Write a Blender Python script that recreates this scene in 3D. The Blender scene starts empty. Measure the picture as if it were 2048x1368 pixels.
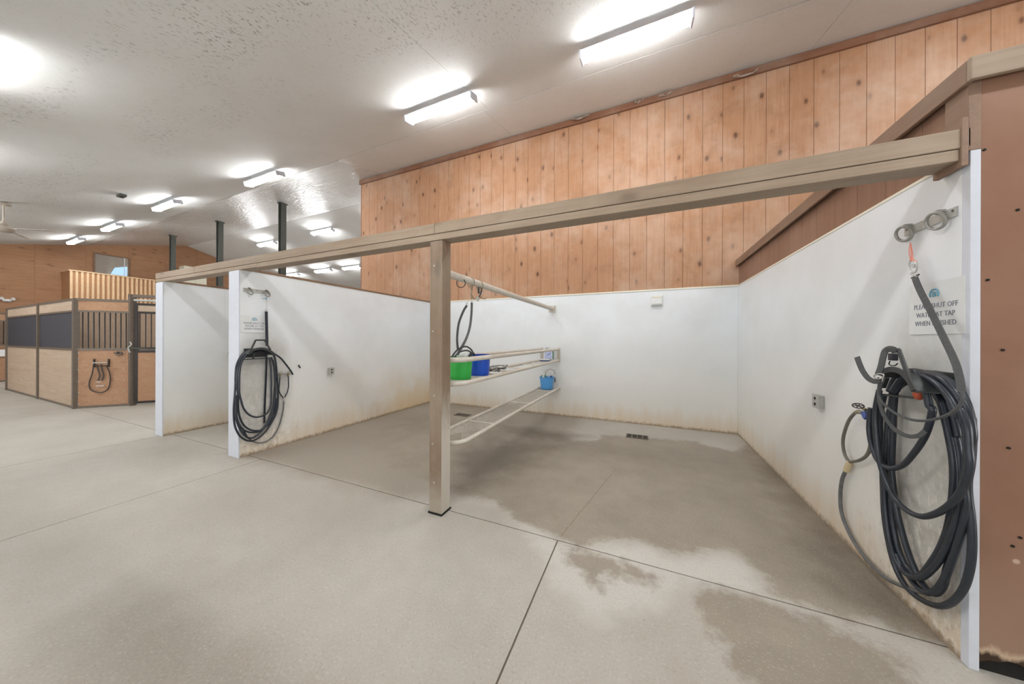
import bpy, math, random
import numpy as np
from mathutils import Vector, Matrix
random.seed(7)
SC = bpy.context.scene
COL = SC.collection

# ------------------------------------------------------------------ camera, world, exposure
F, YAW, CY, CX, ROLL, EYE = 614.45, .4185, 678.75, 1013.78, -.0035, 1.55
cy_, sy_ = math.cos(YAW), math.sin(YAW)
cr_, sr_ = math.cos(ROLL), math.sin(ROLL)
R0 = Vector((cy_, sy_, 0)); D0 = Vector((-sy_, cy_, 0)); U0 = Vector((0, 0, 1))
RR = cr_*R0 - sr_*U0; UU = sr_*R0 + cr_*U0
cam = bpy.data.cameras.new('camera'); camo = bpy.data.objects.new('camera', cam); COL.objects.link(camo)
M = Matrix.Identity(4)
for i in range(3):
    M[i][0] = RR[i]; M[i][1] = UU[i]; M[i][2] = -D0[i]
M[2][3] = EYE
camo.matrix_world = M
cam.sensor_width = 36; cam.lens = F/2048*36
cam.shift_x = (1024-CX)/2048; cam.shift_y = (CY-684)/2048
cam.clip_start = .05; cam.clip_end = 200
SC.camera = camo

LAMP = 36.0          # strength of the fluorescent diffusers
w = bpy.data.worlds.new('world'); SC.world = w; w.use_nodes = True
w.node_tree.nodes['Background'].inputs[0].default_value = (.75, .82, .9, 1)
w.node_tree.nodes['Background'].inputs[1].default_value = .6
def area(name, loc, size, rot, power, col):
    l = bpy.data.lights.new(name, 'AREA'); l.shape = 'RECTANGLE'; l.size, l.size_y = size; l.energy = power; l.color = col
    o = bpy.data.objects.new(name, l); COL.objects.link(o); o.location = loc; o.rotation_euler = rot; return o
# added soft fill: two area lights behind the photographer, one at the right end
area('fill_behind', (-3.5, -4.9, 1.5), (9.0, 2.6), (math.radians(128), 0, 0), 230, (.88, .95, 1.0))
area('fill_right_end', (8.9, -1.4, 1.7), (5.0, 2.8), (math.radians(100), 0, math.radians(90)), 260, (.88, .95, 1.0))
area('fill_behind_left', (-13.5, -4.9, 1.5), (7.0, 2.6), (math.radians(128), 0, 0), 300, (.88, .95, 1.0))
SC.view_settings.view_transform = 'Standard'; SC.view_settings.look = 'None'
SC.view_settings.exposure = 0.75; SC.view_settings.gamma = 1
SC.view_settings.use_curve_mapping = False

# ------------------------------------------------------------------ measuring helpers: where a sight line of the survey meets a real plane
def ray(u, v):
    a = (u-CX)/F; b = -(v-CY)/F
    A = cr_*a + sr_*b; B = -sr_*a + cr_*b
    return Vector((cy_*A - sy_, sy_*A + cy_, B))
def onplane(u, v, ax, val):
    d = ray(u, v); o = (0, 0, EYE)
    return Vector(o) + d*((val-o[ax])/d[ax])
XR, YB, YF, X2, X3 = 1.4135, 6.159, 2.22, -4.78, -6.934
HW, KC, SL = 2.442, 5.96, .2646
YRIDGE = 8.03; ZR = KC + SL*(YRIDGE-YB)
XFAR = -22.2; XEND = 9.0; YN = -5.0; YS = 21.06
def ceil_z(y): return KC + SL*(y-YB) if y < YRIDGE else ZR - SL*(y-YRIDGE)
def RW(u, v, off=0.0): return onplane(u, v, 0, XR-off)
def LW(u, v, off=0.0): return onplane(u, v, 0, X2+off)
def FL(u, v): return onplane(u, v, 2, 0)

# ------------------------------------------------------------------ materials
def srgb(r, g, b):
    f = lambda c: (c/255/12.92) if c/255 <= .04045 else ((c/255+.055)/1.055)**2.4
    return (f(r), f(g), f(b), 1)
class G:
    def __init__(s, name):
        s.m = bpy.data.materials.new(name); s.m.use_nodes = True
        s.t = s.m.node_tree; s.b = s.t.nodes['Principled BSDF']
    def node(s, ty, **k):
        n = s.t.nodes.new(ty)
        for a, b in k.items(): setattr(n, a, b)
        return n
    def put(s, sock, val):
        if isinstance(val, bpy.types.NodeSocket): s.t.links.new(val, sock)
        elif val is not None: sock.default_value = val
    def pos(s): return s.node('ShaderNodeNewGeometry').outputs['Position']
    def obj(s): return s.node('ShaderNodeTexCoord').outputs['Object']
    def rnd(s): return s.node('ShaderNodeObjectInfo').outputs['Random']
    def attr(s, n): return s.node('ShaderNodeAttribute', attribute_name=n).outputs['Fac']
    def sep(s, v):
        n = s.node('ShaderNodeSeparateXYZ'); s.put(n.inputs[0], v); return n.outputs
    def mapp(s, v, scale=(1, 1, 1), loc=None):
        n = s.node('ShaderNodeMapping'); s.put(n.inputs[0], v); n.inputs['Scale'].default_value = scale
        if loc is not None: s.put(n.inputs['Location'], loc)
        return n.outputs[0]
    def noise(s, v, sc, det=3, ro=.55, dist=0):
        n = s.node('ShaderNodeTexNoise'); s.put(n.inputs['Vector'], v)
        n.inputs['Scale'].default_value = sc; n.inputs['Detail'].default_value = det
        n.inputs['Roughness'].default_value = ro; n.inputs['Distortion'].default_value = dist
        return n.outputs['Fac']
    def voro(s, v, sc, feat='F1'):
        n = s.node('ShaderNodeTexVoronoi', feature=feat); s.put(n.inputs['Vector'], v)
        n.inputs['Scale'].default_value = sc; return n.outputs['Distance']
    def ma(s, op, a, b=None, c=None, clamp=False):
        n = s.node('ShaderNodeMath', operation=op); n.use_clamp = clamp
        s.put(n.inputs[0], a)
        if b is not None: s.put(n.inputs[1], b)
        if c is not None: s.put(n.inputs[2], c)
        return n.outputs[0]
    def rng(s, v, a, b, c=0., d=1.):
        n = s.node('ShaderNodeMapRange'); s.put(n.inputs[0], v)
        for i, x in enumerate((a, b, c, d)): n.inputs[i+1].default_value = x
        return n.outputs[0]
    def mix(s, f, a, b):
        n = s.node('ShaderNodeMix', data_type='RGBA'); s.put(n.inputs[0], f)
        s.put(n.inputs[6], a); s.put(n.inputs[7], b); return n.outputs[2]
    def comb(s, x, y, z):
        n = s.node('ShaderNodeCombineXYZ')
        for i, q in enumerate((x, y, z)): s.put(n.inputs[i], q)
        return n.outputs[0]
    def bump(s, h, st=.3, d=.01):
        n = s.node('ShaderNodeBump'); n.inputs['Strength'].default_value = st
        n.inputs['Distance'].default_value = d; s.put(n.inputs['Height'], h)
        s.t.links.new(n.outputs[0], s.b.inputs['Normal'])
    def fin(s, col, rough=.6, metal=0., spec=.5):
        s.put(s.b.inputs['Base Color'], col); s.put(s.b.inputs['Roughness'], rough)
        s.b.inputs['Metallic'].default_value = metal
        s.b.inputs['Specular IOR Level'].default_value = spec
        return s.m
def plain(name, rgb, rough=.6, metal=0., var=.06, sc=14, bump=.0, spec=.5):
    g = G(name); c = srgb(*rgb); d = tuple(x*(1-var*3) for x in c[:3])+(1,)
    n = g.noise(g.obj(), sc, 4, .6)
    if bump: g.bump(n, bump, .004)
    return g.fin(g.mix(g.rng(n, .35, .75), c, d), rough, metal, spec)
def glow(name, rgb, st):
    g = G(name); g.fin(rgb, .4); g.b.inputs['Emission Color'].default_value = rgb
    g.b.inputs['Emission Strength'].default_value = st; return g.m

def wood(name, c1, c2, c3, ax=2, rnd=.35, knots=.5, dust=None, rough=.62, grain=1., knotsc=3.4, worn=False):
    """long grain along axis ax of the object, knots, per-board tone"""
    g = G(name); o = g.obj(); r = g.rnd()
    off = g.comb(g.ma('MULTIPLY', r, 31.7), g.ma('MULTIPLY', r, 17.3), g.ma('MULTIPLY', r, 53.1))
    sc = [9*grain]*3; sc[ax] = .55*grain
    n1 = g.noise(g.mapp(o, tuple(sc), off), 1.6, 5, .6, 1.2)
    sc2 = [46*grain]*3; sc2[ax] = 1.4*grain
    n2 = g.noise(g.mapp(o, tuple(sc2), off), 1.5, 3, .6)
    col = g.mix(g.rng(n1, .3, .72), srgb(*c1), srgb(*c2))
    col = g.mix(g.ma('MULTIPLY', g.rng(n2, .45, .75), .35), col, srgb(*c3))
    col = g.mix(g.ma('MULTIPLY', r, rnd), col, srgb(*c2))
    ks = [1.0]*3; ks[ax] = .55
    kv = g.voro(g.mapp(o, tuple(ks), off), knotsc)
    kn = g.ma('MULTIPLY', g.rng(kv, .07, .17, 1, 0), knots)
    bl = g.noise(g.pos(), 3.1, 4, .62, .6)
    col = g.mix(g.ma('MULTIPLY', g.rng(bl, .52, .72), .45*knots), col, srgb(*[int(q*.82) for q in c2]))
    halo = g.ma('MULTIPLY', g.rng(kv, .12, .34, 1, 0), .35*knots)
    col = g.mix(halo, col, srgb(*c3))
    col = g.mix(kn, col, srgb(int(c3[0]*.55), int(c3[1]*.5), int(c3[2]*.48)))
    if dust:
        dn = g.noise(g.pos(), 1.1, 5, .65)
        col = g.mix(g.ma('MULTIPLY', g.rng(dn, .45, .75), dust[1]), col, srgb(*dust[0]))
    if worn:        # pale scuffed paint low on the side that gets splashed
        nx = g.sep(g.node('ShaderNodeNewGeometry').outputs['Normal'])[0]; pz = g.sep(g.pos())[2]
        wn = g.noise(g.mapp(g.pos(), (1, 6, 1.5)), 4, 5, .7)
        e_ = g.ma('ADD', pz, g.ma('MULTIPLY', g.ma('SUBTRACT', wn, .5), .5))
        col = g.mix(g.ma('MULTIPLY', g.rng(e_, 1.05, .7, 0, .85), g.rng(nx, .5, .8)), col, srgb(196, 190, 178))
        col = g.mix(g.rng(e_, .42, .1, 0, .55), col, srgb(176, 168, 154))
    g.bump(n2, .25, .003)
    return g.fin(col, rough, 0, .35)

def white_panel_mat(name, side):
    g = G(name); p = g.pos(); x, y, z = g.sep(p)
    n1 = g.noise(p, 1.3, 5, .6); n2 = g.noise(g.mapp(p, (6, 6, .9)), 1.5, 4, .6); n3 = g.noise(p, 26, 4, .7)
    col = g.mix(g.rng(n1, .35, .7), srgb(226, 230, 233), srgb(217, 220, 220))
    # ochre water staining that fades upwards and runs in drips
    low = g.rng(g.ma('ADD', z, g.ma('MULTIPLY', g.ma('SUBTRACT', n1, .5), .9)), 1.75, .1)
    col = g.mix(g.ma('MULTIPLY', low, .55), col, srgb(213, 203, 184))
    low2 = g.rng(g.ma('ADD', z, g.ma('MULTIPLY', g.ma('SUBTRACT', n2, .5), .5)), .36, .0)
    col = g.mix(g.ma('MULTIPLY', low2, .62), col, srgb(204, 180, 144))
    if side == 'left':      # rust coloured drips further back along this partition
        m = g.ma('MULTIPLY', g.rng(y, 3.3, 4.6), g.rng(g.ma('ADD', z, g.ma('MULTIPLY', n2, .8)), 1.45, .75))
        col = g.mix(g.ma('MULTIPLY', m, g.ma('MULTIPLY', g.rng(n1, .35, .6), g.rng(n2, .3, .6, .25, .6))), col, srgb(208, 176, 120))
    if side in ('left', 'right'):
        # grey grime and scaled paint where the wet hose hangs
        d = g.ma('ADD', g.ma('POWER', g.ma('DIVIDE', g.ma('SUBTRACT', y, 2.5), .36), 2.), g.ma('POWER', g.ma('DIVIDE', g.ma('SUBTRACT', z, .95), .8), 2.))
        d = g.ma('ADD', d, g.ma('MULTIPLY', g.ma('SUBTRACT', n1, .5), 1.2))
        grime = g.rng(d, 1.35, .4)
        gt = g.rng(g.noise(p, 5.5, 5, .7), .3, .65, .45, 1.)
        col = g.mix(g.ma('MULTIPLY', g.ma('MULTIPLY', grime, gt), .85), col, srgb(168, 165, 156))
        n5 = g.noise(g.mapp(p, (1, 1.6, .8)), 17, 5, .75)
        flake = g.ma('MULTIPLY', g.rng(n5, .54, .58), g.ma('MULTIPLY', g.rng(z, 1.1, .35), g.rng(y, 3.1, 2.7)))
        col = g.mix(g.ma('MULTIPLY', flake, .7), col, srgb(228, 222, 212))
        dark = g.ma('MULTIPLY', g.rng(n5, .43, .38), g.ma('MULTIPLY', g.rng(z, .9, .2), g.rng(y, 3.2, 2.6)))
        col = g.mix(g.ma('MULTIPLY', dark, .5), col, srgb(140, 126, 104))
    sk = g.rng(g.ma('ADD', z, g.ma('MULTIPLY', g.ma('SUBTRACT', n3, .5), .12)), .05, .01)
    col = g.mix(g.ma('MULTIPLY', sk, .75), col, srgb(120, 98, 72))
    g.bump(n3, .06, .002)
    return g.fin(col, .38, 0, .4)

def ceiling_mat(name, shiny=False):
    g = G(name); p = g.pos(); x, y, z = g.sep(p)
    n1 = g.noise(p, .55, 4, .6); n2 = g.noise(g.mapp(p, (2.6, 1.1, 1.1)), 17, 4, .66, .4)
    band = g.noise(g.mapp(p, (.22, .8, .8)), 1.4, 4, .6)
    col = g.mix(g.rng(n1, .3, .7), srgb(222, 223, 221), srgb(212, 211, 207))
    lead = g.rng(y, 3.7, 2.2)
    msk = g.ma('MULTIPLY', g.rng(band, .47, .60), lead)
    fl = g.ma('MULTIPLY', g.rng(n2, .565, .62), g.ma('ADD', msk, .10, clamp=True))
    col = g.mix(g.ma('MULTIPLY', fl, .6), col, srgb(104, 92, 80))
    dots = g.rng(g.noise(p, 42, 2, .5), .70, .74)
    col = g.mix(g.ma('MULTIPLY', dots, .35), col, srgb(120, 108, 94))
    if shiny:
        f = g.rng(x, -5.6, -6.6)
        b = g.noise(g.mapp(p, (1, 4.5, 4.5)), 3.2, 4, .6, 1.2)
        g.bump(g.ma('MULTIPLY', b, f), .7, .05)
        rough = g.ma('SUBTRACT', .8, g.ma('MULTIPLY', f, .69))
        m = g.fin(col, rough, 0, .3)
        g.put(g.b.inputs['Specular IOR Level'], g.ma('ADD', .25, g.ma('MULTIPLY', f, .6)))
        return m
    g.bump(g.noise(p, 60, 3, .6), .15, .004)
    return g.fin(col, .7, 0, .3)

def floor_mat(name):
    g = G(name); p = g.pos(); x, y, z = g.sep(p)
    n1 = g.noise(p, .9, 5, .6); n2 = g.noise(p, 7, 6, .68); n3 = g.noise(p, 70, 3, .7); n4 = g.noise(g.mapp(p, (1, 1, 1)), 2.4, 5, .65)
    col = g.mix(g.rng(n1, .32, .68), srgb(183, 178, 169), srgb(170, 164, 153))
    col = g.mix(g.ma('MULTIPLY', g.rng(n2, .42, .7), .35), col, srgb(165, 157, 143))
    soft = g.attr('soft')
    col = g.mix(g.ma('MULTIPLY', g.rng(g.ma('ADD', soft, g.ma('MULTIPLY', g.ma('SUBTRACT', n4, .5), .8)), -.3, .25), .75), col, srgb(152, 145, 133))
    damp = g.attr('damp')
    col = g.mix(g.ma('MULTIPLY', g.rng(g.ma('ADD', damp, g.ma('MULTIPLY', g.ma('SUBTRACT', n4, .5), .4)), -.08, .22), .8), col, srgb(146, 136, 123))
    chalk = g.attr('chalk')
    ck = g.rng(g.ma('ADD', chalk, g.ma('MULTIPLY', g.ma('SUBTRACT', n2, .5), .35)), -.02, .12)
    col = g.mix(g.ma('MULTIPLY', ck, g.rng(n3, .35, .6, .2, .9)), col, srgb(204, 201, 194))
    wet = g.attr('wet')
    wm = g.rng(g.ma('ADD', wet, g.ma('ADD', g.ma('MULTIPLY', g.ma('SUBTRACT', n2, .5), .36), g.ma('MULTIPLY', g.ma('SUBTRACT', n4, .5), .16))), -.03, .06)
    wc = g.mix(g.rng(n4, .35, .65), srgb(152, 142, 127), srgb(137, 127, 113))
    wc = g.mix(g.ma('MULTIPLY', g.rng(n3, .5, .7), .3), wc, srgb(160, 148, 130))
    col = g.mix(g.ma('MULTIPLY', wm, .88), col, wc)
    dk = g.attr('dark')  # darker patches, with painted shade in the strip by the right wall
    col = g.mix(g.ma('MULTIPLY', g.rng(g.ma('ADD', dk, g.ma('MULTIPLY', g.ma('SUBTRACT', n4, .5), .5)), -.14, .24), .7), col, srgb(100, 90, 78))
    ck2 = g.ma('ABSOLUTE', g.ma('ADD', g.attr('crack'), g.ma('MULTIPLY', g.ma('SUBTRACT', n2, .5), .05)))
    col = g.mix(g.ma('MULTIPLY', g.rng(ck2, .006, .002), .6), col, srgb(112, 96, 78))
    col = g.mix(g.ma('MULTIPLY', g.rng(n3, .56, .70), .32), col, srgb(120, 112, 102))
    col = g.mix(g.ma('MULTIPLY', g.rng(n3, .44, .3), .26), col, srgb(226, 222, 214))
    g.bump(g.ma('ADD', g.ma('MULTIPLY', n3, .5), n2), .18, .004)
    rough = g.rng(wm, 0, 1, .62, .5)
    return g.fin(col, rough, 0, .35)

m_floor = floor_mat('concrete_floor'); m_ceil = ceiling_mat('ceiling_panel'); m_shiny = ceiling_mat('ceiling_film', True)
m_joint = plain('dark_joint', (120, 108, 94), .9)
m_whiteL = white_panel_mat('white_panel_left', 'left'); m_whiteR = white_panel_mat('white_panel_right', 'right'); m_whiteB = white_panel_mat('white_panel_back', 'back')
m_pine = wood('knotty_pine', (183, 143, 113), (167, 122, 89), (138, 93, 63), 2, .6, .85, ((196, 172, 153), .65), .62, 1., 4.6)
m_plyfar = wood('far_plywood', (176, 134, 100), (152, 110, 78), (126, 88, 60), 1, .4, .4, ((170, 140, 116), .3))
m_brown = wood('brown_stained_board', (146, 112, 92), (132, 98, 78), (106, 76, 58), 2, .4, .25, ((158, 130, 112), .5))
m_beam = wood('weathered_timber', (160, 142, 122), (140, 121, 101), (108, 88, 70), 0, .3, .35, ((176, 162, 144), .4))
m_postw = wood('weathered_post', (142, 122, 102), (120, 100, 80), (98, 78, 62), 2, .3, .6, ((172, 158, 140), .5), worn=True)
m_capw = wood('brown_cap_board', (140, 112, 92), (122, 94, 76), (92, 68, 54), 1, .3, .3, ((160, 142, 124), .4))
m_trimw = wood('roof_trim_board', (140, 98, 74), (116, 78, 58), (88, 58, 44), 0, .3, .2, ((160, 140, 124), .5))
m_stallw = wood('stall_oak_board', (176, 142, 110), (158, 122, 90), (130, 96, 68), 0, .4, .1)
m_stallo = wood('stall_front_board', (178, 142, 112), (160, 120, 90), (128, 92, 66), 0, .4, .2)
m_stallg = wood('stall_faded_board', (186, 166, 146), (168, 146, 124), (140, 118, 98), 0, .4, .1)
m_batten = plain('fresh_pine_batten', (224, 190, 150), .6)
m_batpan = plain('tan_panel', (178, 134, 96), .65)
m_steel = plain('stall_steel_grey_brown', (112, 100, 88), .45, .3)
m_blackbar = plain('black_bar', (48, 42, 40), .4, .3)
m_black = plain('black_rubber_mesh', (52, 54, 62), .6)
m_col = plain('green_grey_steel', (78, 80, 74), .5, .2)
m_colf = plain('pale_flange', (150, 142, 132), .5, .2)
m_galv = plain('galvanised_steel', (186, 186, 180), .45, .15, .08, 40)
m_ringm = plain('ring_steel', (158, 157, 150), .4, .35)
m_bright = plain('bright_metal', (196, 196, 192), .35, .45)
m_hose = plain('black_hose_rubber', (41, 47, 56), .34, 0, .1, 30, .1)
m_hosed = plain('dusty_hose_rubber', (104, 105, 104), .5, 0, .12, 30, .1)
m_feed = plain('olive_feed_hose', (112, 108, 98), .5, 0, .1)
m_strap = plain('black_strap', (80, 82, 83), .7, 0, .08, 60)
m_leather = plain('dark_leather', (60, 50, 46), .55)
m_plast = plain('black_plastic', (56, 58, 58), .45)
m_rail = plain('cream_pipe_paint', (210, 203, 190), .45, 0, .06, 20)
m_green = plain('green_plastic', (52, 178, 74), .4, 0, .03)
m_blue = plain('blue_plastic', (28, 84, 200), .35, 0, .03)
m_sky = plain('light_blue_plastic', (84, 158, 220), .4, 0, .03)
m_wplast = plain('white_plastic', (226, 226, 224), .4, 0, .03)
m_teal = plain('teal_plastic', (30, 130, 110), .4)
m_navy = plain('navy_label', (60, 80, 130), .5)
m_lav = plain('pale_blue_label', (190, 200, 232), .5)
m_twine = plain('orange_twine', (236, 142, 120), .8)
m_orange = plain('rust_orange', (178, 82, 50), .6)
m_ttwine = plain('pale_twine', (232, 190, 160), .8)
m_bluetw = plain('blue_twine', (110, 170, 195), .8)
m_brass = plain('weathered_brass', (150, 140, 116), .4, .6)
m_beige = plain('beige_coupling', (204, 186, 150), .6)
m_valve = plain('blue_handle', (60, 84, 150), .45)
m_sign = plain('off_white_sign', (218, 220, 219), .45, 0, .02)
m_ink = plain('grey_lettering', (128, 131, 143), .6)
m_inkb = plain('blue_emblem', (110, 168, 188), .6)
m_endcap = plain('white_end_trim', (206, 210, 218), .4, 0, .02)
m_cream = plain('cream_trim', (226, 222, 204), .5, 0, .02)
m_hous = plain('lamp_housing', (205, 208, 216), .4, 0, .02)
m_diff = glow('lamp_diffuser', (.97, .985, 1.0, 1), LAMP)
m_web = plain('dusty_cobweb', (190, 178, 166), .9)
m_fan = plain('fan_enamel', (170, 158, 144), .5)
m_glass = plain('dim_window_glass', (150, 140, 128), .12, 0, .03)
m_skyp = glow('sky_glow_patch', (.32, .5, .72, 1), .55)
m_dark = plain('dark_void', (22, 17, 12), .9)
m_grate = plain('drain_grate_iron', (120, 112, 100), .55, .4)

def brown_wall_mat():
    g = G('brown_painted_sheet'); p = g.pos(); x, y, z = g.sep(p)
    n1 = g.noise(p, 2.2, 5, .6); n2 = g.noise(p, 60, 3, .6); n4 = g.noise(g.mapp(p, (9, 9, 2)), 1.4, 4, .6)
    col = g.mix(g.rng(n1, .3, .7), srgb(142, 106, 84), srgb(130, 92, 70))
    col = g.mix(g.ma('MULTIPLY', g.rng(z, .75, .15), .45), col, srgb(158, 136, 118))
    e = g.ma('ADD', z, g.ma('MULTIPLY', g.ma('SUBTRACT', n4, .5), .16))
    col = g.mix(g.rng(e, .125, .10), col, srgb(188, 164, 138))
    col = g.mix(g.rng(e, .10, .075), col, srgb(58, 40, 24))
    col = g.mix(g.ma('MULTIPLY', g.rng(g.voro(p, 3.1), .05, .035), .8), col, srgb(196, 170, 150))
    g.bump(n2, .12, .002)
    return g.fin(col, .5, 0, .4)
m_sheet = brown_wall_mat()

# ------------------------------------------------------------------ mesh helpers
class MB:
    def __init__(s): s.v = []; s.f = []; s.sm = False
    def add(s, vs, fs):
        o = len(s.v); s.v += [tuple(q) for q in vs]; s.f += [tuple(i+o for i in f) for f in fs]; return s
    def box(s, a, b):
        x0, y0, z0 = a; x1, y1, z1 = b
        return s.add([(x0,y0,z0),(x1,y0,z0),(x1,y1,z0),(x0,y1,z0),(x0,y0,z1),(x1,y0,z1),(x1,y1,z1),(x0,y1,z1)],
              [(0,3,2,1),(4,5,6,7),(0,1,5,4),(1,2,6,5),(2,3,7,6),(3,0,4,7)])
    def obox(s, p, q, w_, h_, up=(0,0,1)):
        """bar from p to q, width w_ (sideways) and height h_ (along up)"""
        p = Vector(p); q = Vector(q); d = (q-p).normalized(); up = Vector(up)
        sd = d.cross(up).normalized(); u2 = sd.cross(d).normalized()
        vs = []
        for e in (p, q):
            for a, b in ((-1,-1),(1,-1),(1,1),(-1,1)): vs.append(e + sd*(a*w_/2) + u2*(b*h_/2))
        return s.add(vs, [(0,1,2,3),(7,6,5,4),(0,4,5,1),(1,5,6,2),(2,6,7,3),(3,7,4,0)])
    def prism(s, poly, d):
        """closed polygon (list of Vector) pushed by vector d"""
        n = len(poly); d = Vector(d); vs = [Vector(p) for p in poly] + [Vector(p)+d for p in poly]
        fs = [tuple(range(n-1, -1, -1)), tuple(range(n, 2*n))] + [(i, (i+1) % n, n+(i+1) % n, n+i) for i in range(n)]
        return s.add(vs, fs)
    def sweep(s, pts, prof, closed=False, normal=None):
        pts = [Vector(p) for p in pts]; n = len(pts); k = len(prof); vs = []; fs = []
        up = None
        for i, p in enumerate(pts):
            if closed: t = pts[(i+1) % n]-pts[i-1]
            else: t = pts[min(i+1, n-1)]-pts[max(i-1, 0)]
            t.normalize()
            if normal is not None: up = Vector(normal) - t*Vector(normal).dot(t)
            elif up is None:
                a = Vector((0,0,1)) if abs(t.z) < .9 else Vector((1,0,0)); up = a - t*a.dot(t)
            else: up = up - t*up.dot(t)
            if up.length < 1e-5: up = t.orthogonal()
            up.normalize(); sd = t.cross(up)
            for a, b in prof: vs.append(p + sd*a + up*b)
        m = n if closed else n-1
        for i in range(m):
            for j in range(k):
                a = i*k+j; b = i*k+(j+1) % k; c = ((i+1) % n)*k+(j+1) % k; d = ((i+1) % n)*k+j
                fs.append((a, d, c, b))
        if not closed: fs += [tuple(range(k)), tuple(range(n*k-1, (n-1)*k-1, -1))]
        return s.add(vs, fs)
    def tube(s, pts, r, seg=10, closed=False):
        s.sm = True
        return s.sweep(pts, [(r*math.cos(2*math.pi*i/seg), r*math.sin(2*math.pi*i/seg)) for i in range(seg)], closed)
    def ribbon(s, pts, w_, t_, normal):
        return s.sweep(pts, [(-w_/2,-t_/2),(w_/2,-t_/2),(w_/2,t_/2),(-w_/2,t_/2)], False, normal)
    def lathe(s, prof, c, seg=28):
        s.sm = True; cx, cy, cz = c; vs = []; fs = []; n = len(prof)
        for r, z in prof:
            for i in range(seg):
                a = 2*math.pi*i/seg; vs.append((cx+r*math.cos(a), cy+r*math.sin(a), cz+z))
        for j in range(n-1):
            for i in range(seg):
                fs.append((j*seg+i, j*seg+(i+1) % seg, (j+1)*seg+(i+1) % seg, (j+1)*seg+i))
        fs += [tuple(range(seg-1, -1, -1)), tuple(range((n-1)*seg, n*seg))]
        return s.add(vs, fs)
    def torus(s, c, nrm, R, r, seg=24, k=8, sx=1.):
        c = Vector(c); nrm = Vector(nrm).normalized(); a = nrm.orthogonal().normalized(); b = nrm.cross(a)
        return s.tube([c + a*(R*math.cos(2*math.pi*i/seg)) + b*(R*math.sin(2*math.pi*i/seg)) for i in range(seg)], r, k, True)
    def disc(s, c, nrm, r, t_, seg=16):
        c = Vector(c); nrm = Vector(nrm).normalized()
        return s.tube([c-nrm*t_/2, c+nrm*t_/2], r, seg)
    def build(s, name, mat, parent=None, bevel=0., smooth=None):
        off = Vector(parent.get('_w', (0,0,0))) if parent else Vector((0,0,0))
        me = bpy.data.meshes.new(name)
        me.from_pydata([tuple(Vector(v)-off) for v in s.v], [], s.f); me.update()
        me.materials.append(mat)
        if s.sm if smooth is None else smooth:
            me.polygons.foreach_set('use_smooth', [True]*len(me.polygons))
            try: me.set_sharp_from_angle(angle=math.radians(45))
            except Exception: pass
        o = bpy.data.objects.new(name, me); COL.objects.link(o)
        if parent: o.parent = parent; o['_w'] = tuple(off)
        if bevel:
            b = o.modifiers.new('bevel', 'BEVEL'); b.width = bevel; b.segments = 2; b.limit_method = 'ANGLE'
        return o
def smooth(pts, n=6, closed=False):
    pts = [Vector(p) for p in pts]; N = len(pts); out = []
    rg = range(N) if closed else range(N-1)
    for i in rg:
        if closed: p0, p1, p2, p3 = pts[i-1], pts[i], pts[(i+1) % N], pts[(i+2) % N]
        else: p0, p1, p2, p3 = pts[max(i-1,0)], pts[i], pts[i+1], pts[min(i+2,N-1)]
        for j in range(n):
            t = j/n
            out.append(.5*((2*p1)+(p2-p0)*t+(2*p0-5*p1+4*p2-p3)*t*t+(3*p1-p0-3*p2+p3)*t*t*t))
    if not closed: out.append(pts[-1])
    return out
def tag(o, label, cat, group=None):
    o['label'] = label; o['category'] = cat
    if group: o['group'] = group
    return o
def thing(name, loc, label, cat, group=None):
    o = bpy.data.objects.new(name, None); COL.objects.link(o); o.location = loc; o.empty_display_size = .1
    o['_w'] = tuple(loc); return tag(o, label, cat, group)
def struct(o): o['kind'] = 'structure'; return o
def node(name, loc=(0,0,0)):
    o = bpy.data.objects.new(name, None); COL.objects.link(o); o.location = loc; o['_w'] = tuple(loc); return o
def copy_tree(o, parent=None):
    c = o.copy(); COL.objects.link(c)
    if parent: c.parent = parent
    for ch in o.children: copy_tree(ch, c)
    return c

# ------------------------------------------------------------------ floor: slabs with open joints
floor = struct(MB().box((XFAR-.3, YN-.3, -.16), (XEND+.3, YS+.3, -.0055)).build('floor', m_joint))
def sdf(poly, X, Y):
    poly = np.array(poly); n = len(poly); d = np.full(X.shape, 1e9); ins = np.zeros(X.shape, bool)
    for i in range(n):
        a = poly[i]; b = poly[(i+1) % n]; e = b-a
        wx, wy = X-a[0], Y-a[1]; t = np.clip((wx*e[0]+wy*e[1])/(e@e), 0, 1)
        d = np.minimum(d, np.hypot(wx-t*e[0], wy-t*e[1]))
        c = ((a[1] <= Y) & (b[1] > Y)) | ((b[1] <= Y) & (a[1] > Y))
        with np.errstate(divide='ignore', invalid='ignore'): xi = a[0]+(Y-a[1])/(b[1]-a[1])*e[0]
        ins ^= c & (X < xi)
    return np.where(ins, d, -d)
def fp(l): return [(FL(u, v).x, FL(u, v).y) for u, v in l]
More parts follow.
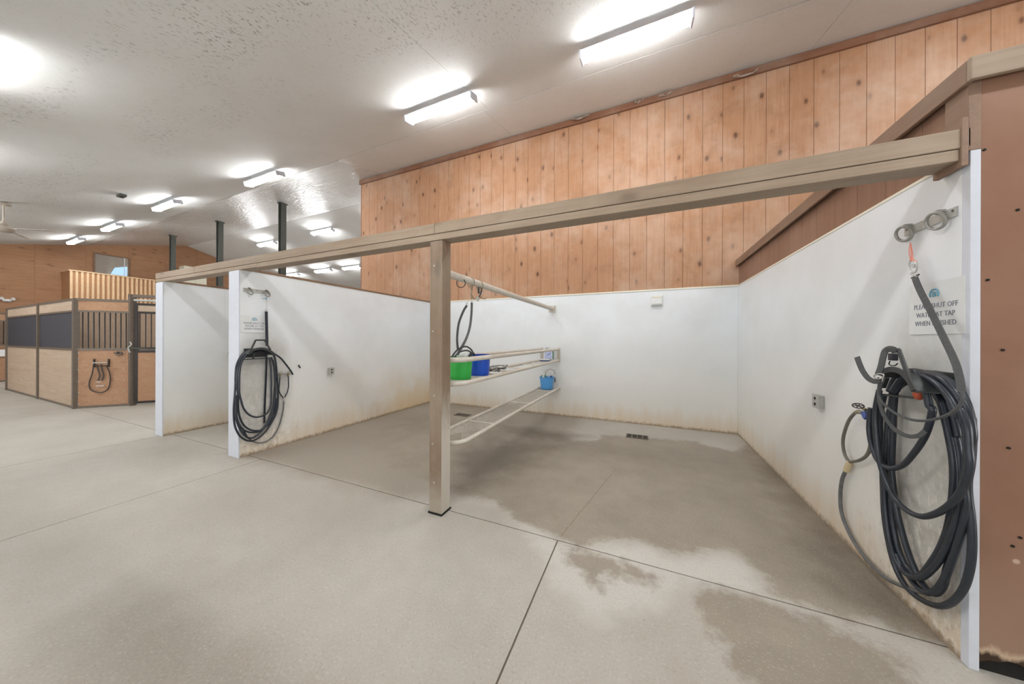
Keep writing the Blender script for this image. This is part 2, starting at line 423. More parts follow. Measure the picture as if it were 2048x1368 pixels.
# areas that hose water has darkened, chalky tide marks beside them, further darker patches (survey points on the floor)
wet1 = fp([(920,985),(998,1008),(1017,1033),(1087,1064),(1119,1082),(1150,1090),(1189,1092),(1200,1078),(1291,1084),(1341,1113),(1380,1106),(1455,1105),(1505,1132),(1541,1195),(1600,1212),(1700,1240),(1870,1285)]) + [(1.5,2.3),(1.5,5.9)] + fp([(1470,905),(1388,882),(1300,876),(1205,868),(1197,880),(1150,884),(1095,878),(1040,850)]) + [(-2.6,6.2),(-4.0,6.2),(-4.3,4.6),(-3.9,3.4),(-3.0,2.9)]
wet2 = fp([(1125,1087),(1190,1104),(1250,1118),(1290,1145),(1315,1150),(1318,1172),(1285,1180),(1262,1164),(1240,1165),(1215,1152),(1202,1180),(1180,1182),(1165,1155),(1135,1130)])
wet3 = fp([(1384,1200),(1394,1177),(1460,1179),(1537,1202),(1614,1235),(1720,1275),(1800,1310),(1860,1340),(1800,1368),(1760,1460),(1560,1460),(1486,1358),(1430,1286),(1409,1240)])
chalk1 = fp([(1000,1010),(1120,1078),(1193,1080),(1291,1084),(1341,1108),(1455,1100),(1510,1130),(1545,1195),(1620,1225),(1500,1200),(1390,1180),(1330,1230),(1180,1260),(1100,1180),(1060,1090)])
soft1 = fp([(240,1200),(330,1170),(420,1210),(460,1290),(560,1368),(560,1430),(60,1460),(140,1300)])
soft2 = [(-5.2,2.2),(-2.2,2.2),(-1.2,2.75),(-1.0,4.0),(-1.0,6.5),(-5.2,6.5)]
soft3 = [(-6.9,2.9),(-5.0,2.7),(-4.9,6.4),(-7.0,6.4)]
wall_stain_shade = fp([(1500,905),(1560,930),(1640,1010),(1760,1140),(1870,1270),(1800,1262),(1700,1190),(1620,1090),(1560,1000)])  # stain along the right wall, with the shade at its foot painted in
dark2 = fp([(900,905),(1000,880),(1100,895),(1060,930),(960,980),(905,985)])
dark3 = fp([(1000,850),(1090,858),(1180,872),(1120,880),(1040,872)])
def slab(x0, x1, y0, y1, cell, gap=.005):
    x0 += gap; x1 -= gap; y0 += gap; y1 -= gap
    nx = max(1, int((x1-x0)/cell)); ny = max(1, int((y1-y0)/cell))
    xs = np.linspace(x0, x1, nx+1); ys = np.linspace(y0, y1, ny+1)
    X, Y = np.meshgrid(xs, ys); X = X.ravel(); Y = Y.ravel()
    vs = [(a, b, 0.) for a, b in zip(X, Y)]
    fs = [(j*(nx+1)+i, j*(nx+1)+i+1, (j+1)*(nx+1)+i+1, (j+1)*(nx+1)+i) for j in range(ny) for i in range(nx)]
    ring = [i for i in range(nx+1)] + [j*(nx+1)+nx for j in range(1, ny+1)] + [ny*(nx+1)+i for i in range(nx-1, -1, -1)] + [j*(nx+1) for j in range(ny-1, 0, -1)]
    b = len(vs); vs += [(vs[i][0], vs[i][1], -.005) for i in ring]; m = len(ring)
    fs += [(ring[i], b+i, b+(i+1) % m, ring[(i+1) % m]) for i in range(m)]
    mb = MB().add(vs, fs); o = mb.build('slab', m_floor, floor); me = o.data
    VX = np.array([q[0] for q in vs]); VY = np.array([q[1] for q in vs])
    def at(nm, val): a = me.attributes.new(nm, 'FLOAT', 'POINT'); a.data.foreach_set('value', val.astype(np.float32))
    at('wet', np.maximum(np.maximum(sdf(wet1, VX, VY), sdf(wet2, VX, VY)), sdf(wet3, VX, VY)))
    at('chalk', sdf(chalk1, VX, VY)); at('soft', sdf(soft1, VX, VY)); at('damp', np.maximum(sdf(soft2, VX, VY), sdf(soft3, VX, VY)))
    at('dark', np.maximum(np.maximum(sdf(wall_stain_shade, VX, VY), sdf(dark2, VX, VY)), sdf(dark3, VX, VY)))
    c = VX + .6 - (VY-2.33)*.19
    at('crack', np.where((VY > 2.34) & (VY < 3.9) & (VX > -1.5) & (VX < .6), c, 9.))
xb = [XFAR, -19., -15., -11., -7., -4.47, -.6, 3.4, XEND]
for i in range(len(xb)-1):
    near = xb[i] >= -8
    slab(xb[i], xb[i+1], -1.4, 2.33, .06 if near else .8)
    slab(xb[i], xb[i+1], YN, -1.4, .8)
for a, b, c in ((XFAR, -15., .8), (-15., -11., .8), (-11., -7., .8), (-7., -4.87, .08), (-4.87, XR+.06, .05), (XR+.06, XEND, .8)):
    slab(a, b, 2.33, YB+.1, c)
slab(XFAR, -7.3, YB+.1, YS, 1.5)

# ------------------------------------------------------------------ ceiling: two slopes of sheets with one open seam
ceiling = node('ceiling'); struct(ceiling)
def slope_sheet(x0, x1, y0, y1, m, t=.03, gap=.006, name='ceiling_panel'):
    y0 += gap; y1 -= gap; x0 += gap; x1 -= gap
    z0 = ceil_z(y0); z1 = ceil_z(y1); vs = []
    for dz in (0, t):
        vs += [(x0,y0,z0+dz),(x1,y0,z0+dz),(x1,y1,z1+dz),(x0,y1,z1+dz)]
    return MB().add(vs, [(0,3,2,1),(4,5,6,7),(0,1,5,4),(1,2,6,5),(2,3,7,6),(3,0,4,7)]).build(name, m, ceiling)
SEAM = 4.80
for i in range(3):
    xs = [XFAR, -12.6, -2.5, XEND]
    slope_sheet(xs[i], xs[i+1], YN, SEAM-.004, m_ceil, gap=.002)
xs = [XFAR, -17.3, -12.4, -7.5, -2.6, 2.3, XEND]
for i in range(6): slope_sheet(xs[i], xs[i+1], SEAM+.008, YRIDGE-.006, m_shiny, gap=.002)
slope_sheet(XFAR, XEND, YRIDGE+.004, 13.2, m_ceil, gap=.004)
slope_sheet(XFAR, XEND, 13.2, YS, m_ceil, gap=.004)
back = MB()
for y0, y1 in ((YN-.3, YRIDGE), (YRIDGE, YS+.3)):
    za = KC+SL*(y0-YB) if y0 < YRIDGE else ZR; zb = ZR if y1 == YRIDGE else ZR-SL*(y1-YRIDGE)
    back.add([(XFAR-.3,y0,za+.04),(XEND+.3,y0,za+.04),(XEND+.3,y1,zb+.04),(XFAR-.3,y1,zb+.04),(XFAR-.3,y0,za+.09),(XEND+.3,y0,za+.09),(XEND+.3,y1,zb+.09),(XFAR-.3,y1,zb+.09)],
             [(0,3,2,1),(4,5,6,7),(0,1,5,4),(1,2,6,5),(2,3,7,6),(3,0,4,7)])
back.build('roof_deck', m_joint, ceiling)

# ------------------------------------------------------------------ back wall: white panels below, upright pine boards above
wb = struct(MB().box((-7.22, YB+.02, 0), (5.6, YB+.10, KC+.02)).build('wall_back', m_trimw))
proto = None; bw = .2885; x = 5.6-bw; k = 0
x = .912-bw*28
while x < 5.4:
    x0 = max(x, -7.22)
    if x+bw > -7.2:
        if proto is None or x0 != x or x+bw > 5.6:
            pl = MB().box((.0018, 0, 0), (x+bw-x0-.0018, .022, KC-2.42)).build('plank', m_pine, None, .003)
            if x0 == x: proto = pl
        else:
            pl = proto.copy(); COL.objects.link(pl)
        pl.parent = wb; pl.location = (x0, YB-.001+random.uniform(-.002, .0), 2.42)
    x += bw
xs = [-4.78+1.22*i for i in range(6)]+[XR]
for a, b in zip(xs[:-1], xs[1:]):
    MB().box((a+.0002, YB-.012, 0), (b-.0002, YB-.002, 2.44)).build('white_panel', m_whiteB, wb)
MB().box((-6.934, YB-.012, 0), (-4.98, YB-.002, 2.44)).build('white_panel', m_whiteB, wb)
struct(MB().box((-4.78, YB-.022, 2.437), (XR, YB-.002, 2.462)).build('trim_1', m_cream))
tr = MB(); tr.obox((-7.22, YB-.03, KC-.075), (5.6, YB-.03, KC-.075), .035, .115)
struct(tr.build('trim_2', m_trimw))
struct(MB().box((-7.32, YB+.10, 0), (-7.20, YS, 6.4)).build('wall_return', m_plyfar))
# ------------------------------------------------------------------ far gable wall, eave walls, end wall
def gable(name, x0, x1, m):
    ys = [YN, YRIDGE, YS]; poly = [(x0, YN, 0), (x0, YS, 0), (x0, YS, ceil_z(YS)+.02), (x0, YRIDGE, ZR+.02), (x0, YN, ceil_z(YN)+.02)]
    return struct(MB().prism(poly, (x1-x0, 0, 0)).build(name, m))
far = gable('wall_far', XFAR-.2, XFAR-.012, m_joint)
yy = YN
while yy < YS-.1:            # plywood sheets on the far gable
    y1 = min(yy+1.22, YS)
    for (a, b) in ((0, 2.44), (2.44, 99)):
        za, zb = ceil_z(yy+.002), ceil_z(y1-.002)
        poly = [(0,yy+.002,a),(0,y1-.002,a),(0,y1-.002,min(b,zb)),(0,yy+.002,min(b,za))]
        poly = [Vector((XFAR-.012, q[1], q[2])) for q in poly]
        if yy < YRIDGE < y1 and b > 50: poly.insert(3, Vector((XFAR-.012, YRIDGE, ZR)))
        MB().prism(poly, (.012, 0, 0)).build('plywood_sheet', m_plyfar, far)
    yy += 1.22
gable('wall_end', XEND, XEND+.2, m_plyfar)
struct(MB().box((XFAR, YN-.2, 0), (XEND, YN, ceil_z(YN))).build('wall_front', m_plyfar))
struct(MB().box((XFAR, YS, 0), (XEND, YS+.2, ceil_z(YS))).build('wall_rear', m_whiteB))

# ------------------------------------------------------------------ right wall: brown boards, white panels to 2.44 m
wr = struct(MB().box((XR+.03, YF+.165, 0), (XR+.12, YB+.02, 2.80)).build('wall_right', m_dark))
y = YF+.014; n = 0
pr = None
while y < YB-.02:
    y1 = min(y+.2885, YB+.0)
    if pr is None or y1-y < .288:
        pl = MB().box((0, .0015, 0), (.016, y1-y-.0015, .40)).build('plank', m_brown, None)
        if pr is None: pr = pl
    else: pl = pr.copy(); COL.objects.link(pl)
    pl.parent = wr; pl.location = (XR+.014, y, 2.40); y = y1
ys = [YF+.04, 2.6, 3.82, 5.04, YB-.014]
for a, b in zip(ys[:-1], ys[1:]):
    MB().box((XR, a+.0002, 0), (XR+.014, b-.0002, HW)).build('white_panel', m_whiteR, wr)
MB().box((XR-.0025, YF+.04, .16), (XR+.001, YF+.075, HW-.01)).build('joint_strip', m_whiteR, wr)
MB().box((XR-.004, YF+.04, HW-.004), (XR+.016, YB-.02, HW+.012)).build('top_strip', m_cream, wr)
MB().box((XR-.003, YF-.002, 0), (XR+.03, YF+.04, HW+.01)).build('end_strip', m_endcap, wr, .002)
# brown sheet that faces the aisle beside the stall, with a rotten foot
ws = struct(MB().box((XR+.031, YF+.02, .0), (3.6, YF+.16, 2.80)).build('wall_aisle', m_dark))
poly = [Vector((XR+.031, YF, 2.80))]
xq = XR+.031; top = []
while xq < 3.6:
    top.append(Vector((xq, YF, .025+.035*abs(math.sin(xq*9))+random.uniform(0,.03)))); xq += .03
top.append(Vector((3.6, YF, .05)))
MB().prism([Vector((XR+.031, YF, 2.80))]+top+[Vector((3.6, YF, 2.80))], (0, .014, 0)).build('brown_sheet', m_sheet, ws)
MB().box((XR-.012, YF-.004, HW+.01), (XR+.03, YF+.12, 2.80)).build('corner_board', m_capw, ws, .003)
sc_ = MB()
for u, v in ((2017,896),(2025,1092),(2040,1075),(1975,560),(2005,700),(2035,420),(1968,300)):
    q = onplane(u, v, 1, YF); sc_.disc((q.x, YF-.001, q.z), (0,1,0), .006, .004, 10)
sc_.build('screw_hole', m_dark, ws)['kind'] = 'stuff'
# cap boards on the brown wall
struct(MB().box((XR-.02, YF+.0, 2.803), (XR+.13, YB-.003, 2.842)).build('trim_3', m_capw, None, .004))
c3 = MB().box((XR-.035, YF-.03, 2.76), (XR-.012, YB-.003, 2.865)).build('trim_4', m_capw, None, .004); struct(c3)
struct(MB().box((XR-.035, YF-.055, 2.76), (3.62, YF-.031, 2.865)).build('trim_5', m_beam, None, .004))
struct(MB().box((XR-.01, YF-.028, 2.845), (3.62, YF+.17, 2.875)).build('trim_6', m_beam, None, .004))

# ------------------------------------------------------------------ the two white partitions
def partition(name, x0, x1, m, seams):
    p = struct(MB().box((x0+.012, YF+.02, 0), (x1-.012, YB-.016, HW-.01)).build(name, m_joint))
    ys = [YF+.012]+seams+[YB-.015]
    for a, b in zip(ys[:-1], ys[1:]):
        MB().box((x1-.012, a+.0002, 0), (x1, b-.0002, HW-.004)).build('white_panel', m, p)
        MB().box((x0, a+.0002, 0), (x0+.012, b-.0002, HW-.004)).build('white_panel', m, p)
    MB().box((x0-.002, YF-.002, 0), (x1+.002, YF+.012, HW-.006)).build('end_board', m_endcap, p, .002)
    MB().box((x0-.001, YF+.012, HW-.004), (x1+.001, YB-.015, HW+.004)).build('top_strip', m_cream, p)
    return p
p2 = partition('wall_left', X2-.235, X2, m_whiteL, [2.9, 4.12, 5.34])
p3 = partition('wall_outer', X3-.235, X3, m_whiteB, [3.0, 4.2, 5.4])
for i, xx in enumerate((X2, X3)):
    t = struct(MB().box((xx-.255, YF+.16, HW+.005), (xx+.012, YB-.025, HW+.034)).build('trim_%d' % (7+i), m_capw, None, .003))
struct(MB().box((X3-.3, YB-.03, HW+.0), (X2-.24, YB+.0-.024, HW+.03)).build('trim_9', m_capw))

# ------------------------------------------------------------------ header beam and post
BZ = 2.412
hb = thing('header_beam', (-2.9, YF+.07, BZ), 'long weathered grey-brown beam spanning the open fronts of the wash stalls', 'beam')
bx = [X3-.24, -5.93, -1.69, XR-.0]
def bz(x): return BZ + .028*(XR-x)/(XR-X3)     # the beam sags a little to the right
def beam_board(a, b, dz0, dz1, y0, y1, nm):
    vs = [(a,y0,bz(a)+dz0),(b,y0,bz(b)+dz0),(b,y1,bz(b)+dz0),(a,y1,bz(a)+dz0),(a,y0,bz(a)+dz1),(b,y0,bz(b)+dz1),(b,y1,bz(b)+dz1),(a,y1,bz(a)+dz1)]
    return MB().add(vs, [(0,3,2,1),(4,5,6,7),(0,1,5,4),(1,2,6,5),(2,3,7,6),(3,0,4,7)]).build(nm, m_beam, hb, .004)
for a, b in zip(bx[:-1], bx[1:]): beam_board(a+.001, b-.001, .058, .150, YF-.004, YF+.142, 'top_board')
for a, b in ((X3-.24, -4.4), (-4.4, XR-.035)): beam_board(a+.001, b-.001, 0.006 if a < -5 else 0, .055, YF, YF+.138, 'bottom_board')
MB().box((XR-.036, YF-.01, BZ-.03), (XR-.013, YF+.15, BZ+.20)).build('end_block', m_capw, hb, .003)

tp = thing('timber_post', (-1.683, 2.29, 0), 'square weathered timber post standing between the two wash stalls', 'post')
MB().box((-1.745, YF+.006, .012), (-1.612, YF+.139, bz(-1.7)-.002)).build('shaft', m_postw, tp, .006)
MB().box((-1.752, YF+.0, 0), (-1.605, YF+.146, .014)).build('base_plate', m_dark, tp)
nb = MB()
for z in (.28, .62, 1.05, 1.62, 2.2): nb.disc((-1.70+.01*math.sin(z*7), YF+.005, z), (0,1,0), .008, .004, 10)
nb.build('nail_head', m_galv, tp)['kind'] = 'stuff'
MB().add([(-1.611,YF+.02,bz(-1.7)-.003),(-1.611,YF+.12,bz(-1.7)-.003),(-1.611,YF+.075,bz(-1.7)-.13),(-1.603,YF+.03,bz(-1.7)-.003),(-1.603,YF+.11,bz(-1.7)-.003),(-1.603,YF+.075,bz(-1.7)-.11)],
         [(0,1,2),(3,5,4),(0,3,4,1),(1,4,5,2),(2,5,3,0)]).build('shadow_wedge', m_capw, tp)  # thin dark wedge standing in for the triangular shadow below the beam

# ------------------------------------------------------------------ fluorescent lamps
LIGHTS_NEAR = [(-.13, 4.12), (-3.03, 4.10), (-8.25, 4.32), (-12.15, 3.97), (-16.27, 4.03), (-19.9, 4.05)]
LIGHTS_FAR = [(-12.55, 8.78), (-16.6, 8.82), (-14.3, 11.66), (-19.35, 11.6)]
HID = [(4.0, 4.1), (-6.5, .58), (-1.6, .6), (2.6, .6), (-10.2, .62), (-14.5, .6), (-18.5, .6), (-16.5, 11.9-.3), (-9.0, 8.8), (-9.6, 11.6)]
def make_lamp(first):
    r = thing('ceiling_light', (0,0,0), '', 'ceiling light', None)
    h = MB().box((-.63,-.090,.045),(.63,.090,.072)); h.build('housing', m_hous, r, .008)
    d = MB().prism([Vector((-.62,-.095,.044)), Vector((-.62,-.085,.0)), Vector((-.62,-.05,-.03)), Vector((-.62,.05,-.03)), Vector((-.62,.085,.0)), Vector((-.62,.095,.044))], (1.24,0,0))
    d.build('diffuser', m_diff, r)
    for s_ in (-1, 1):
        MB().box((s_*.635-.012,-.1,-.032),(s_*.635+.012,.1,.07)).build('end_cap', m_hous, r, .004)
        MB().tube([(s_*.45,0,.08),(s_*.45,0,.155)], .006, 6).build('hanger_rod', m_bright, r)
    return r
lamp0 = make_lamp(True)
lab = ['nearest fluorescent ceiling light, largest, above the right half of the wash stall',
       'second fluorescent ceiling light from the right, above the wooden post',
       'fluorescent ceiling light just left of the shiny ceiling patch, with a loose end hanging',
       'fluorescent ceiling light over the left partition, fourth of the near row',
       'fluorescent ceiling light fifth along the near row towards the far gable',
       'smallest fluorescent ceiling light of the near row, beside the far wooden gable',
       'fluorescent ceiling light right of the nearest steel column, beside the pale vent',
       'fluorescent ceiling light just left of the nearest steel column, on the far slope',
       'fluorescent ceiling light touching the left edge of the pine wall, seen just above the partition',
       'fluorescent ceiling light peeping over the partition top right of the nearest column']
off = ['fluorescent ceiling light outside the picture to the right', 'fluorescent ceiling light just outside the top left corner',
       'fluorescent ceiling light above the camera']
for i, (x, y) in enumerate(LIGHTS_NEAR+LIGHTS_FAR+HID):
    o = lamp0 if i == 0 else copy_tree(lamp0)
    sl = SL if y < YRIDGE else -SL
    o.location = (x, y, ceil_z(y)-.16); o.rotation_euler = (math.atan(sl), 0, 0)
    o['label'] = lab[i] if i < len(lab) else 'fluorescent ceiling light of the rows outside the picture'
    o['group'] = 'fluorescent lights along the ceiling' if i < 10 else 'fluorescent lights outside the frame'

# ------------------------------------------------------------------ steel columns
cd = ['nearest and tallest dark steel column rising behind the partitions to the ceiling', 'middle dark steel column behind the left wash stall', 'farthest dark steel column, the left one of three, by the far gable']
for i, (x, y) in enumerate(((-10.68, 6.12), (-14.56, 6.16), (-18.44, 6.2))):
    c = thing('steel_column', (x, y, 0), cd[i], 'column', 'steel columns carrying the roof')
    zc = ceil_z(y)
    MB().box((x-.075, y-.006, 0.01), (x+.075, y+.006, zc-.03)).build('web', m_col, c)
    MB().box((x-.083, y-.075, 0.01), (x-.072, y+.075, zc-.03)).build('flange', m_col, c)
    MB().box((x+.072, y-.075, 0.01), (x+.083, y+.075, zc-.03)).build('flange', m_col, c)
    MB().box((x-.07, y-.12, zc-.06), (x+.07, y+.12, zc-.03)).build('cap_plate', m_col, c)
    MB().box((x-.12, y-.12, 0), (x+.12, y+.12, .012)).build('base_plate', m_col, c)

# ------------------------------------------------------------------ ceiling fan
fx, fy = -14.08, 1.834; fz = 4.20
fan = thing('ceiling_fan', (fx, fy, fz), 'three-bladed ceiling fan on a long rod at the left edge of the ceiling', 'ceiling fan')
MB().tube([(fx,fy,fz+.05),(fx,fy,ceil_z(fy)-.02)], .022, 10).build('rod', m_fan, fan)
MB().lathe([(.03,-.0),(.09,-.03),(.10,-.07),(.02,-.08)], (fx,fy,ceil_z(fy)), 20).build('canopy', m_fan, fan)
MB().lathe([(.02,-.11),(.10,-.10),(.155,-.05),(.16,0),(.12,.05),(.05,.09),(.035,.16),(.024,.17)], (fx,fy,fz), 24).build('motor', m_fan, fan)
tipd = onplane(107, 462, 2, fz-.02) - Vector((fx, fy, fz-.02)); a0 = math.atan2(tipd.y, tipd.x); L_ = min(tipd.length, 1.1)
for k in range(3):
    a = a0 + k*2*math.pi/3; d = Vector((math.cos(a), math.sin(a), 0)); s_ = Vector((-d.y, d.x, 0))
    c0 = Vector((fx, fy, fz-.03))
    b = MB()
    v = [c0+d*.3-s_*.05, c0+d*L_-s_*.075-Vector((0,0,.0)), c0+d*L_+s_*.075+Vector((0,0,.03)), c0+d*.3+s_*.07+Vector((0,0,.02))]
    b.prism(v, (0,0,.008)).build('blade', m_fan, fan)
    MB().obox(c0+d*.12, c0+d*.34+Vector((0,0,.01)), .04, .012).build('blade_bracket', m_fan, fan)

# ------------------------------------------------------------------ far gable: window, gallery with battens, cabinet, emergency lamp
win = node('window_1', (XFAR+.0, 5.49, 4.85)); struct(win)
y0, y1, z0, z1 = 5.012, 5.965, 4.43, 5.28
wf = MB()
for a, b in (((XFAR,y0-.05,z0-.05),(XFAR+.03,y0,z1+.05)), ((XFAR,y1,z0-.05),(XFAR+.03,y1+.05,z1+.05)), ((XFAR,y0,z1),(XFAR+.03,y1,z1+.05)), ((XFAR,y0,z0-.05),(XFAR+.03,y1,z0))): wf.box(a, b)
wf.build('window_frame', m_capw, win)
MB().box((XFAR,y0,z0),(XFAR+.008,y1,z1)).build('pane', m_glass, win)
MB().prism([Vector((XFAR+.009, y1-.03, 4.9)), Vector((XFAR+.009, y1-.40, 4.78)), Vector((XFAR+.009, y1-.52, 4.46)), Vector((XFAR+.009, y1-.03, 4.46))], (.004,0,0)).build('sky_glow_patch', m_skyp, win)  # blue glow laid over the glass for the sky mirrored in it
MB().box((XFAR+.009,y1-.12,z0),(XFAR+.014,y1-.10,z1)).build('glazing_bar', m_wplast, win)
GX = -21.2
gal = thing('gallery', (GX-.5, 6.4, 3.1), 'pine gallery with upright battens on the far gable under the window', 'balcony')
MB().box((GX-.02, 4.16, 3.1), (GX, 8.9, 4.27)).build('front_board', m_batpan, gal)
MB().box((XFAR+.001, 4.16, 3.1), (GX-.02, 4.18, 4.27)).build('side_board', m_batpan, gal)
MB().box((XFAR+.001, 4.18, 3.1), (GX-.02, 8.9, 3.16)).build('deck', m_batpan, gal)
MB().box((GX-.06, 4.13, 4.27), (GX+.05, 8.95, 4.31)).build('top_rail', m_batten, gal)
MB().box((XFAR+.001, 4.13, 4.27), (GX-.06, 4.19, 4.31)).build('top_rail', m_batten, gal)
bt = None
for k in range(35):
    if bt is None: bt = MB().box((GX, 4.162, 3.1), (GX+.03, 4.225, 4.27)).build('batten', m_batten, gal); o = bt
    else: o = bt.copy(); COL.objects.link(o)
    o.parent = gal; o.location.y = k*.1355
cab = thing('cabinet', (-21.75, 8.05, 3.16), 'cream cabinet standing on the gallery behind the farthest column', 'cabinet')
MB().box((-21.95, 7.62, 3.16), (-21.40, 8.50, 5.22)).build('carcass', m_cream, cab, .004)
for a in (7.64, 8.07): MB().box((-21.40, a, 3.2), (-21.38, a+.41, 5.17)).build('door', m_cream, cab)
MB().box((-21.96, 7.60, 5.22), (-21.37, 8.52, 5.25)).build('top', m_cream, cab)
el = thing('emergency_light', (XFAR+.02, 2.95, 3.0), 'small white twin-head emergency light on the far gable left of the gallery', 'wall lamp')
MB().box((XFAR+.002, 2.86, 2.93), (XFAR+.06, 3.05, 3.02)).build('body', m_wplast, el, .01)
for yy in (2.84, 3.07): MB().tube([(XFAR+.05, yy, 3.05), (XFAR+.14, yy, 3.02)], .045, 14).build('lamp_head', m_wplast, el)
PCc = onplane(243, 421, 1, 3.1)
dt = thing('ceiling_sensor', tuple(PCc), 'small dark sensor box on the ceiling between two lights', 'sensor')
zs = ceil_z(PCc.y)
bb = MB().box((PCc.x-.12, PCc.y-.06, zs-.07), (PCc.x+.12, PCc.y+.06, zs-.015)); bb.build('box', m_col, dt, .01)
MB().disc((PCc.x, PCc.y, zs-.075), (0,0,1), .03, .02).build('lens', m_black, dt)

# ------------------------------------------------------------------ horse stalls
def stall_panel(root, A, B, low, mid, bolts=True):
    """one bay between two posts: lower board, dark upper panel or bars, header board; all as parts"""
    A = Vector(A); B = Vector(B); d = (B-A).normalized(); n = Vector((d.y, -d.x, 0))
    def bar(nm, s0, s1, z0, z1, th, mat, off=0.):
        p = A+d*s0+n*off; q = A+d*s1+n*off
        m = MB().obox(p+Vector((0,0,(z0+z1)/2)), q+Vector((0,0,(z0+z1)/2)), th, z1-z0); return m.build(nm, mat, root)
    L = (B-A).length
    k = int(round((1.27-.06)/.2))
    for i in range(6):
        z0 = .05+i*.2033; bar('board', .04, L-.04, z0, z0+.2023, .035, low)
    bar('header_board', .04, L-.04, 2.16, 2.37, .035, low)
    bar('top_rail', 0, L, 2.37, 2.42, .06, m_steel); bar('middle_rail', 0, L, 1.27, 1.32, .055, m_steel)
    bar('bottom_rail', 0, L, .0, .05, .055, m_steel); bar('upper_rail', 0.04, L-.04, 2.12, 2.16, .05, m_steel)
    if mid == 'boards':
        for i in range(4): bar('board', .04, L-.04, 1.32+i*.2, 1.32+i*.2+.199, .03, m_stallg)
    elif mid == 'mesh': bar('rubber_panel', .04, L-.04, 1.32, 2.12, .012, m_black)
    else:
        nb = int((L-.1)/.083)
        for i in range(nb):
            s = .06+(L-.12)*(i+.5)/nb
            p = A+d*s
            MB().tube([p+Vector((0,0,1.31)), p+Vector((0,0,2.13))], .011, 6).build('bar', m_blackbar, root)
def post(root, p, z=2.42, w_=.09, mat=None):
    MB().box((p[0]-w_/2, p[1]-w_/2, 0), (p[0]+w_/2, p[1]+w_/2, z)).build('corner_post', mat or m_steel, root, .003)
C0 = (-11.38, 2.315, 0); C1 = (-10.76, 2.96, 0); C2 = (-10.25, 3.62, 0); C3 = (-10.25, 6.0, 0)
st = thing('horse_stall', (-14.0, 4.2, 0), 'wooden horse stall with barred front and black upper side panels beyond the partitions', 'horse stall')
stall_panel(st, (-14.05, 2.315, 0), C0, m_stallg, 'mesh'); stall_panel(st, (-17.2, 2.315, 0), (-14.05, 2.315, 0), m_stallg, 'mesh')
stall_panel(st, C0, C1, m_stallo, 'bars')
for p in ((-17.2,2.315,0), (-14.05,2.315,0), C0): post(st, p)
post(st, C1, 2.55, .11)
stall_panel(st, C2, C3, m_stallo, 'bars'); post(st, C2, 2.55, .11)
stall_panel(st, (-17.2, 5.98, 0), (-10.25, 5.98, 0), m_stallg, 'boards'); stall_panel(st, (-17.2, 2.34, 0), (-17.2, 5.98, 0), m_stallg, 'boards')
MB().box((-14.07, 2.36, .02), (-14.03, 5.9, 2.36)).build('dividing_panel', m_stallg, st)
MB().box((-17.15, 5.90, .05), (-10.3, 5.93, 2.36)).build('lining', m_stallg, st)
# sliding door with its track between the two taller posts
A = Vector(C1); B = Vector(C2); d = (B-A).normalized(); n = Vector((d.y, -d.x, 0))
P_ = lambda s, z, o=0.: A+d*s+n*o+Vector((0,0,z))
MB().obox(P_(-.05,2.52), P_((B-A).length+.05,2.52), .10, .07).build('track_beam', m_steel, st)
MB().tube([P_(.06,2.42,.08), P_(.84,2.42,.08)], .025, 8).build('track_tube', m_galv, st)
dr = MB(); Ld = (B-A).length
for (s0, z0, s1, z1) in ((.09,.06,.09,2.34),(Ld-.09,.06,Ld-.09,2.34)): dr.obox(P_(s0,z0,.05), P_(s1,z1,.05), .05, .04, n)
for z in (.07,1.24,1.31,2.14,2.33): dr.obox(P_(.09,z,.05), P_(Ld-.09,z,.05), .045, .05)
door = dr.build('stall_door', m_blackbar, st)
for i in range(6): MB().obox(P_(.11,.18+i*.19,.05), P_(Ld-.11,.18+i*.19,.05), .03, .189).build('door_board', m_stallo, door)
MB().obox(P_(.11,2.235,.05), P_(Ld-.11,2.235,.05), .03, .14).build('door_header', m_stallg, door)
for i in range(7):
    s = .14+i*(Ld-.28)/6; MB().tube([P_(s,1.32,.05), P_(s,2.14,.05)], .010, 6).build('door_bar', m_blackbar, door)
MB().tube([P_(-.02,1.33,.10), P_(.30,1.29,.11), P_(.62,1.29,.11)], .014, 6).build('door_latch', m_col, door)
MB().tube(smooth([P_(-.0,1.46,.09), P_(.03,1.40,.11), P_(-.02,1.33,.1), P_(.0,1.22,.09)], 4), .013, 6).build('latch_handle', m_galv, door)
bo = MB()
for q in (C0,):
    for z in (.1,.35,.6,.85,1.1,1.22): 
        for s in (.07, .78): bo.disc(Vector(q)+ (Vector(C1)-Vector(C0)).normalized()*s + Vector((.035,-.03,z)), (1,-1,0), .010, .008, 8)
bo.build('bolt', m_galv, st)['kind'] = 'stuff'
